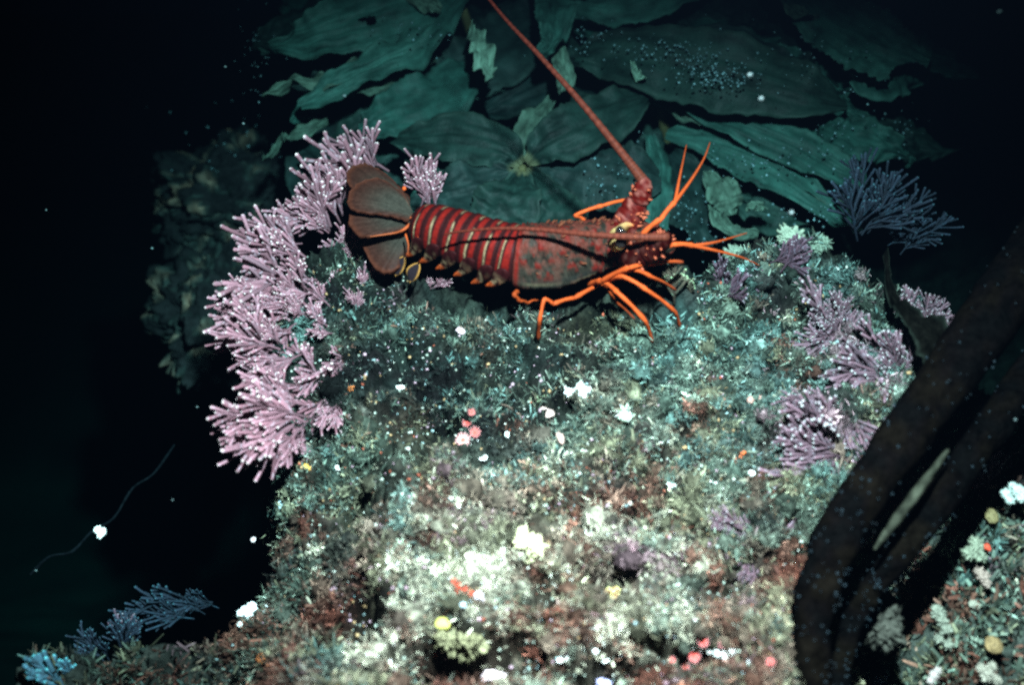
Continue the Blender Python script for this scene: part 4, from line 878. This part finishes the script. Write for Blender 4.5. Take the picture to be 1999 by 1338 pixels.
# red anemones
def anemone(px, py, r, label, centre=(.50, .05, .035), ring=(.50, .07, .06), tent=(.48, .13, .12)):
    p = ground(px, py); s = r * scale_at(p); p = p + np.array([0, 0, s * .6]); e = empty('anemone', p); tag(e, label, 'anemone', 'small red anemones')
    n = nrm(nrm(CAM - p) + np.array([0, 0, .9])); a = nrm(np.cross(n, [0, 1, .3])); c = np.cross(n, a)
    prof = [(0.75, -.5), (.72, .1), (.85, .45), (.82, .55), (.55, .52), (.25, .45), (.06, .42)]
    th_ = np.linspace(0, 2 * np.pi, 20, endpoint=False); V = np.array([[p + (a * math.cos(t) + c * math.sin(t)) * q[0] * s + n * q[1] * s for t in th_] for q in prof])
    cl = np.array([[ring if 2 <= i <= 4 else centre] * 20 for i in range(7)], float)
    b = Bag(); b.add(V.reshape(-1, 3), None, grid_quads(7, 20, True), cl.reshape(-1, 3)); b.build('column', M['soft'], e)
    for k in range(14):
        t = 2 * math.pi * k / 14 + random.uniform(-.1, .1); d = a * math.cos(t) + c * math.sin(t); L = random.uniform(.3, .5) * s
        pts = np.array([p + d * .72 * s + n * .5 * s, p + d * (.72 * s + L * .5) + n * (.5 * s + L * .6), p + d * (.72 * s + L) + n * (.5 * s + L * .7)])
        V, T, Q, tt = tube(pts, [s * .10, s * .085, s * .10], 6); b = Bag(); b.add(V, T, Q, np.array(tent) * (1 - tt[:, None]) + tt[:, None] * np.array([.55, .24, .24])); b.build('tentacle', M['soft'], e)
    return e
anemone(904, 866, 13, 'pink red anemone with white ring, lowest of the trio in mid reef', (.60, .06, .04), (.66, .25, .22), (.72, .42, .40))
anemone(927, 850, 10, 'red anemone right of the white ringed one')
anemone(912, 830, 9, 'red anemone above the white ringed one')
anemone(921, 809, 7, 'smallest red anemone topping the mid reef group')
anemone(1329, 1265, 12, 'pink red anemone at lower right, nearest the tube cluster', (.50, .06, .06), (.55, .16, .17))
anemone(1354, 1287, 12, 'red anemone below the pink one at lower right')
anemone(1372, 1258, 10, 'red anemone above the white tube cluster', (.5, .06, .04))
anemone(1412, 1262, 10, 'pink anemone at the right end of the lower group', (.5, .08, .09), (.58, .2, .24))
anemone(1312, 1292, 6, 'tiny red anemone at the left of the lower group')
anemone(1338, 1305, 7, 'tiny red anemone at the bottom of the lower group')
anemone(1503, 1297, 8, 'red anemone beside the bend of the thick stalk')
anemone(1526, 1297, 7, 'pinkish red anemone hard by the thick stalk')
# shells
def dome(name, cat, label, px, py, rx, ry, hgt, colour, ribs=0, seed=0, z=None, group=None):
    p = ground(px, py) if z is None else P(px, py, z); s = scale_at(p); nr, na = 20, 56; r_ = np.linspace(.02, 1, nr); a = np.linspace(0, 2 * np.pi, na, endpoint=False)
    w = 1 + .10 * perlin(np.cos(a) * 1.7 + seed, np.sin(a) * 1.7 + seed)
    V = np.zeros((nr, na, 3)); rr = r_[:, None] * w[None] * (1 + (.03 * np.sin(a * ribs))[None] * r_[:, None] if ribs else 1)
    V[..., 0] = np.cos(a)[None] * rr * rx * s; V[..., 1] = np.sin(a)[None] * rr * ry * s
    nn_ = fbm(np.cos(a)[None] * r_[:, None] * 3 + seed, np.sin(a)[None] * r_[:, None] * 3, 4)
    V[..., 2] = hgt * s * ((1 - r_[:, None] ** 2.4) + .10 * nn_ + .03 * np.sin(r_ * 34)[:, None])
    C = np.array(colour)[None, None] * (1 + .45 * nn_ + .16 * np.sin(r_ * 34)[:, None])[..., None]
    return tag(mk(name, V.reshape(-1, 3) + p, grid_quads(nr, na, True), M['lime'], None, np.clip(C.reshape(-1, 3), .01, 1), True, p), label, cat, group)
lumps('rock', 'rock', 'big rounded grey crusted rock right of the stalk bend', [(1700, 1205, 30), (1722, 1212, 32), (1712, 1235, 32), (1728, 1244, 26), (1698, 1238, 28), (1716, 1190, 24)], (.032, .031, .025), z=-.06, jit=.35, mat='rock')
lumps('sponge', 'sponge', 'yellowish crusty ledge overhanging the dark hollow at bottom', [(868, 1252, 17), (884, 1262, 18), (902, 1270, 18), (920, 1268, 17), (936, 1260, 15), (890, 1248, 15), (910, 1252, 16), (858, 1242, 12), (928, 1250, 13)], (.17, .155, .085), jit=.4)
dome('limpet', 'limpet', 'round tan limpet near the bottom right corner', 1940, 1260, 17, 19, 12, (.19, .12, .055), 0, 8, z=-.06)
dome('limpet', 'limpet', 'tan limpet under the white box like shell at the right margin', 1936, 1008, 13, 17, 10, (.16, .12, .055), 0, 11, z=-.06)
lumps('barnacle', 'barnacle', 'white box like barnacle cluster at the right margin', [(1962, 968, 11), (1985, 962, 13), (1992, 975, 11), (1975, 952, 9), (1970, 980, 9)], (.36, .40, .36), z=-.05)
lumps('sponge', 'sponge', 'grey green leafy lump with a red dot on the low ground at right', [(1905, 1072, 14), (1890, 1084, 12), (1915, 1088, 12), (1900, 1060, 9)], (.16, .17, .12), z=-.06, jit=.3)
lumps('sponge', 'sponge', 'red dot on the grey green leafy lump at right', [(1926, 1070, 6), (1930, 1074, 4)], (.50, .06, .03), z=-.045, mat='soft')
lumps('sponge', 'sponge', 'pinkish lump below the red dotted one at right', [(1918, 1130, 11), (1910, 1120, 9), (1925, 1142, 8)], (.24, .17, .14), z=-.06, jit=.3)
lumps('sponge', 'sponge', 'greenish rounded lump left of the red dotted one', [(1850, 1062, 14), (1866, 1052, 12), (1842, 1078, 12), (1858, 1040, 9)], (.16, .20, .15), z=-.08, jit=.3)
lumps('sponge', 'sponge', 'small tan lump beneath the stalks at lower right', [(1898, 1182, 8), (1908, 1186, 6)], (.24, .22, .17), z=-.07)
lumps('sponge', 'sponge', 'grey knobbly lump right of the rock scallop', [(1830, 1200, 12), (1838, 1216, 10), (1846, 1232, 10), (1850, 1262, 9), (1832, 1250, 8)], (.15, .15, .115), z=-.08, jit=.3)
lumps('sponge', 'sponge', 'pale knobbly lump in the bottom right corner', [(1925, 1322, 11), (1915, 1310, 9), (1935, 1306, 9), (1945, 1330, 8)], (.22, .19, .15), z=-.06, jit=.3)
lumps('sponge', 'sponge', 'cluster of pale knobs left of the bottom right corner', [(1822, 1322, 9), (1830, 1312, 7), (1816, 1332, 7)], (.28, .23, .21), z=-.05)
lumps('sponge', 'sponge', 'brown orange lump at the bottom left', [(510, 1288, 9), (518, 1294, 8), (525, 1298, 6)], (.30, .09, .03))
# turban snail on the yellow shell
p = P(862, 1222, .045); s = scale_at(p); snail = empty('snail', p); tag(snail, 'round yellow green snail shell above the dark hollow', 'snail')
b = Bag(); tt = np.linspace(0, 1, 70); ang = tt * 2 * math.pi * 2.6; rad = (1 - tt) ** 1.2 * 12 * s
pts = np.stack([p[0] + np.cos(ang) * rad * .55, p[1] + np.sin(ang) * rad * .55, p[2] + tt ** .8 * 13 * s], 1)
V, T, Q, u = tube(pts, np.maximum(rad * .85, .0006), 14); b.add(V, T, Q, np.array([.42, .40, .10]) * (1 + .25 * np.sin(u * 90))[:, None]); b.build('whorl', M['lime'], snail)
# a thin near-black dead stalk in the black water at the left, with a white shell on it
C = np.array([P(*r) for r in resample([(60, 1122, -.18), (96, 1088, -.17), (140, 1078, -.17), (180, 1038, -.17), (222, 1012, -.18), (258, 955, -.19), (300, 925, -.2), (340, 870, -.22)], 40)])
V, T, Q, u = tube(C, .0014 * (1 + .3 * fbm(np.linspace(0, 8, 40), np.zeros(40), 2)), 8); e = empty('dead_stalk', C[0]); tag(e, 'thin near-black stalk crossing the black water at left', 'stalk')
b = Bag(); b.add(V, T, Q, (.0028, .004, .005)); b.build('stipe', M['stipe'], e)
lumps('snail_shell', 'shell', 'lone white shell in the black water at left', [(192, 1038, 8), (200, 1042, 8), (196, 1048, 6)], (.9, .86, .78), z=-.155)
# drifting flecks
b = Bag(); V0, F0 = ICO1
for (x, y, z, r) in [(475, 241, .05, 4), (1486, 192, .25, 8), (1464, 146, .25, 8), (1951, 22, .2, 9), (1545, 415, .2, 7), (70, 1115, -.1, 3), (337, 977, .0, 2.5), (385, 795, 0, 2.5), (297, 485, -.1, 4), (90, 410, 0, 3), (440, 130, .05, 4), (1982, 820, .1, 4), (672, 187, .0, 6)]:
    p = P(x, y, z); b.add(V0 * r * .7 * scale_at(p) * np.array([1, .8, .9]) + p, F0, None, (.11, .15, .15))
tag(b.build('drifting_flecks', M['lime']), 'pale flecks drifting in the water', 'flecks', kind='stuff')

# ------------------------------------------------------------------ the water itself: one even, faintly green-blue body that swallows red
hz = bpy.data.materials.new('sea_water'); hz.use_nodes = True; nt = hz.node_tree; nt.nodes.clear()
out = nt.nodes.new('ShaderNodeOutputMaterial'); pv = nt.nodes.new('ShaderNodeVolumePrincipled')
pv.inputs['Color'].default_value = (.0004, .0011, .0020, 1); pv.inputs['Density'].default_value = .95; pv.inputs['Absorption Color'].default_value = (.10, .68, .68, 1); pv.inputs['Anisotropy'].default_value = .3
nt.links.new(pv.outputs[0], out.inputs['Volume'])
x0, x1, y0, y1, z0, z1 = -3.6, 3.6, -3.6, 3.6, -3.1, 1.6
V = [(x, y, z) for z in (z0, z1) for y in (y0, y1) for x in (x0, x1)]
haze = mk('haze', V, np.array([(0, 2, 3, 1), (4, 5, 7, 6), (0, 1, 5, 4), (2, 6, 7, 3), (0, 4, 6, 2), (1, 3, 7, 5)]), hz, smooth=False)
tag(haze, 'clear dark green blue sea water all around', kind='stuff')
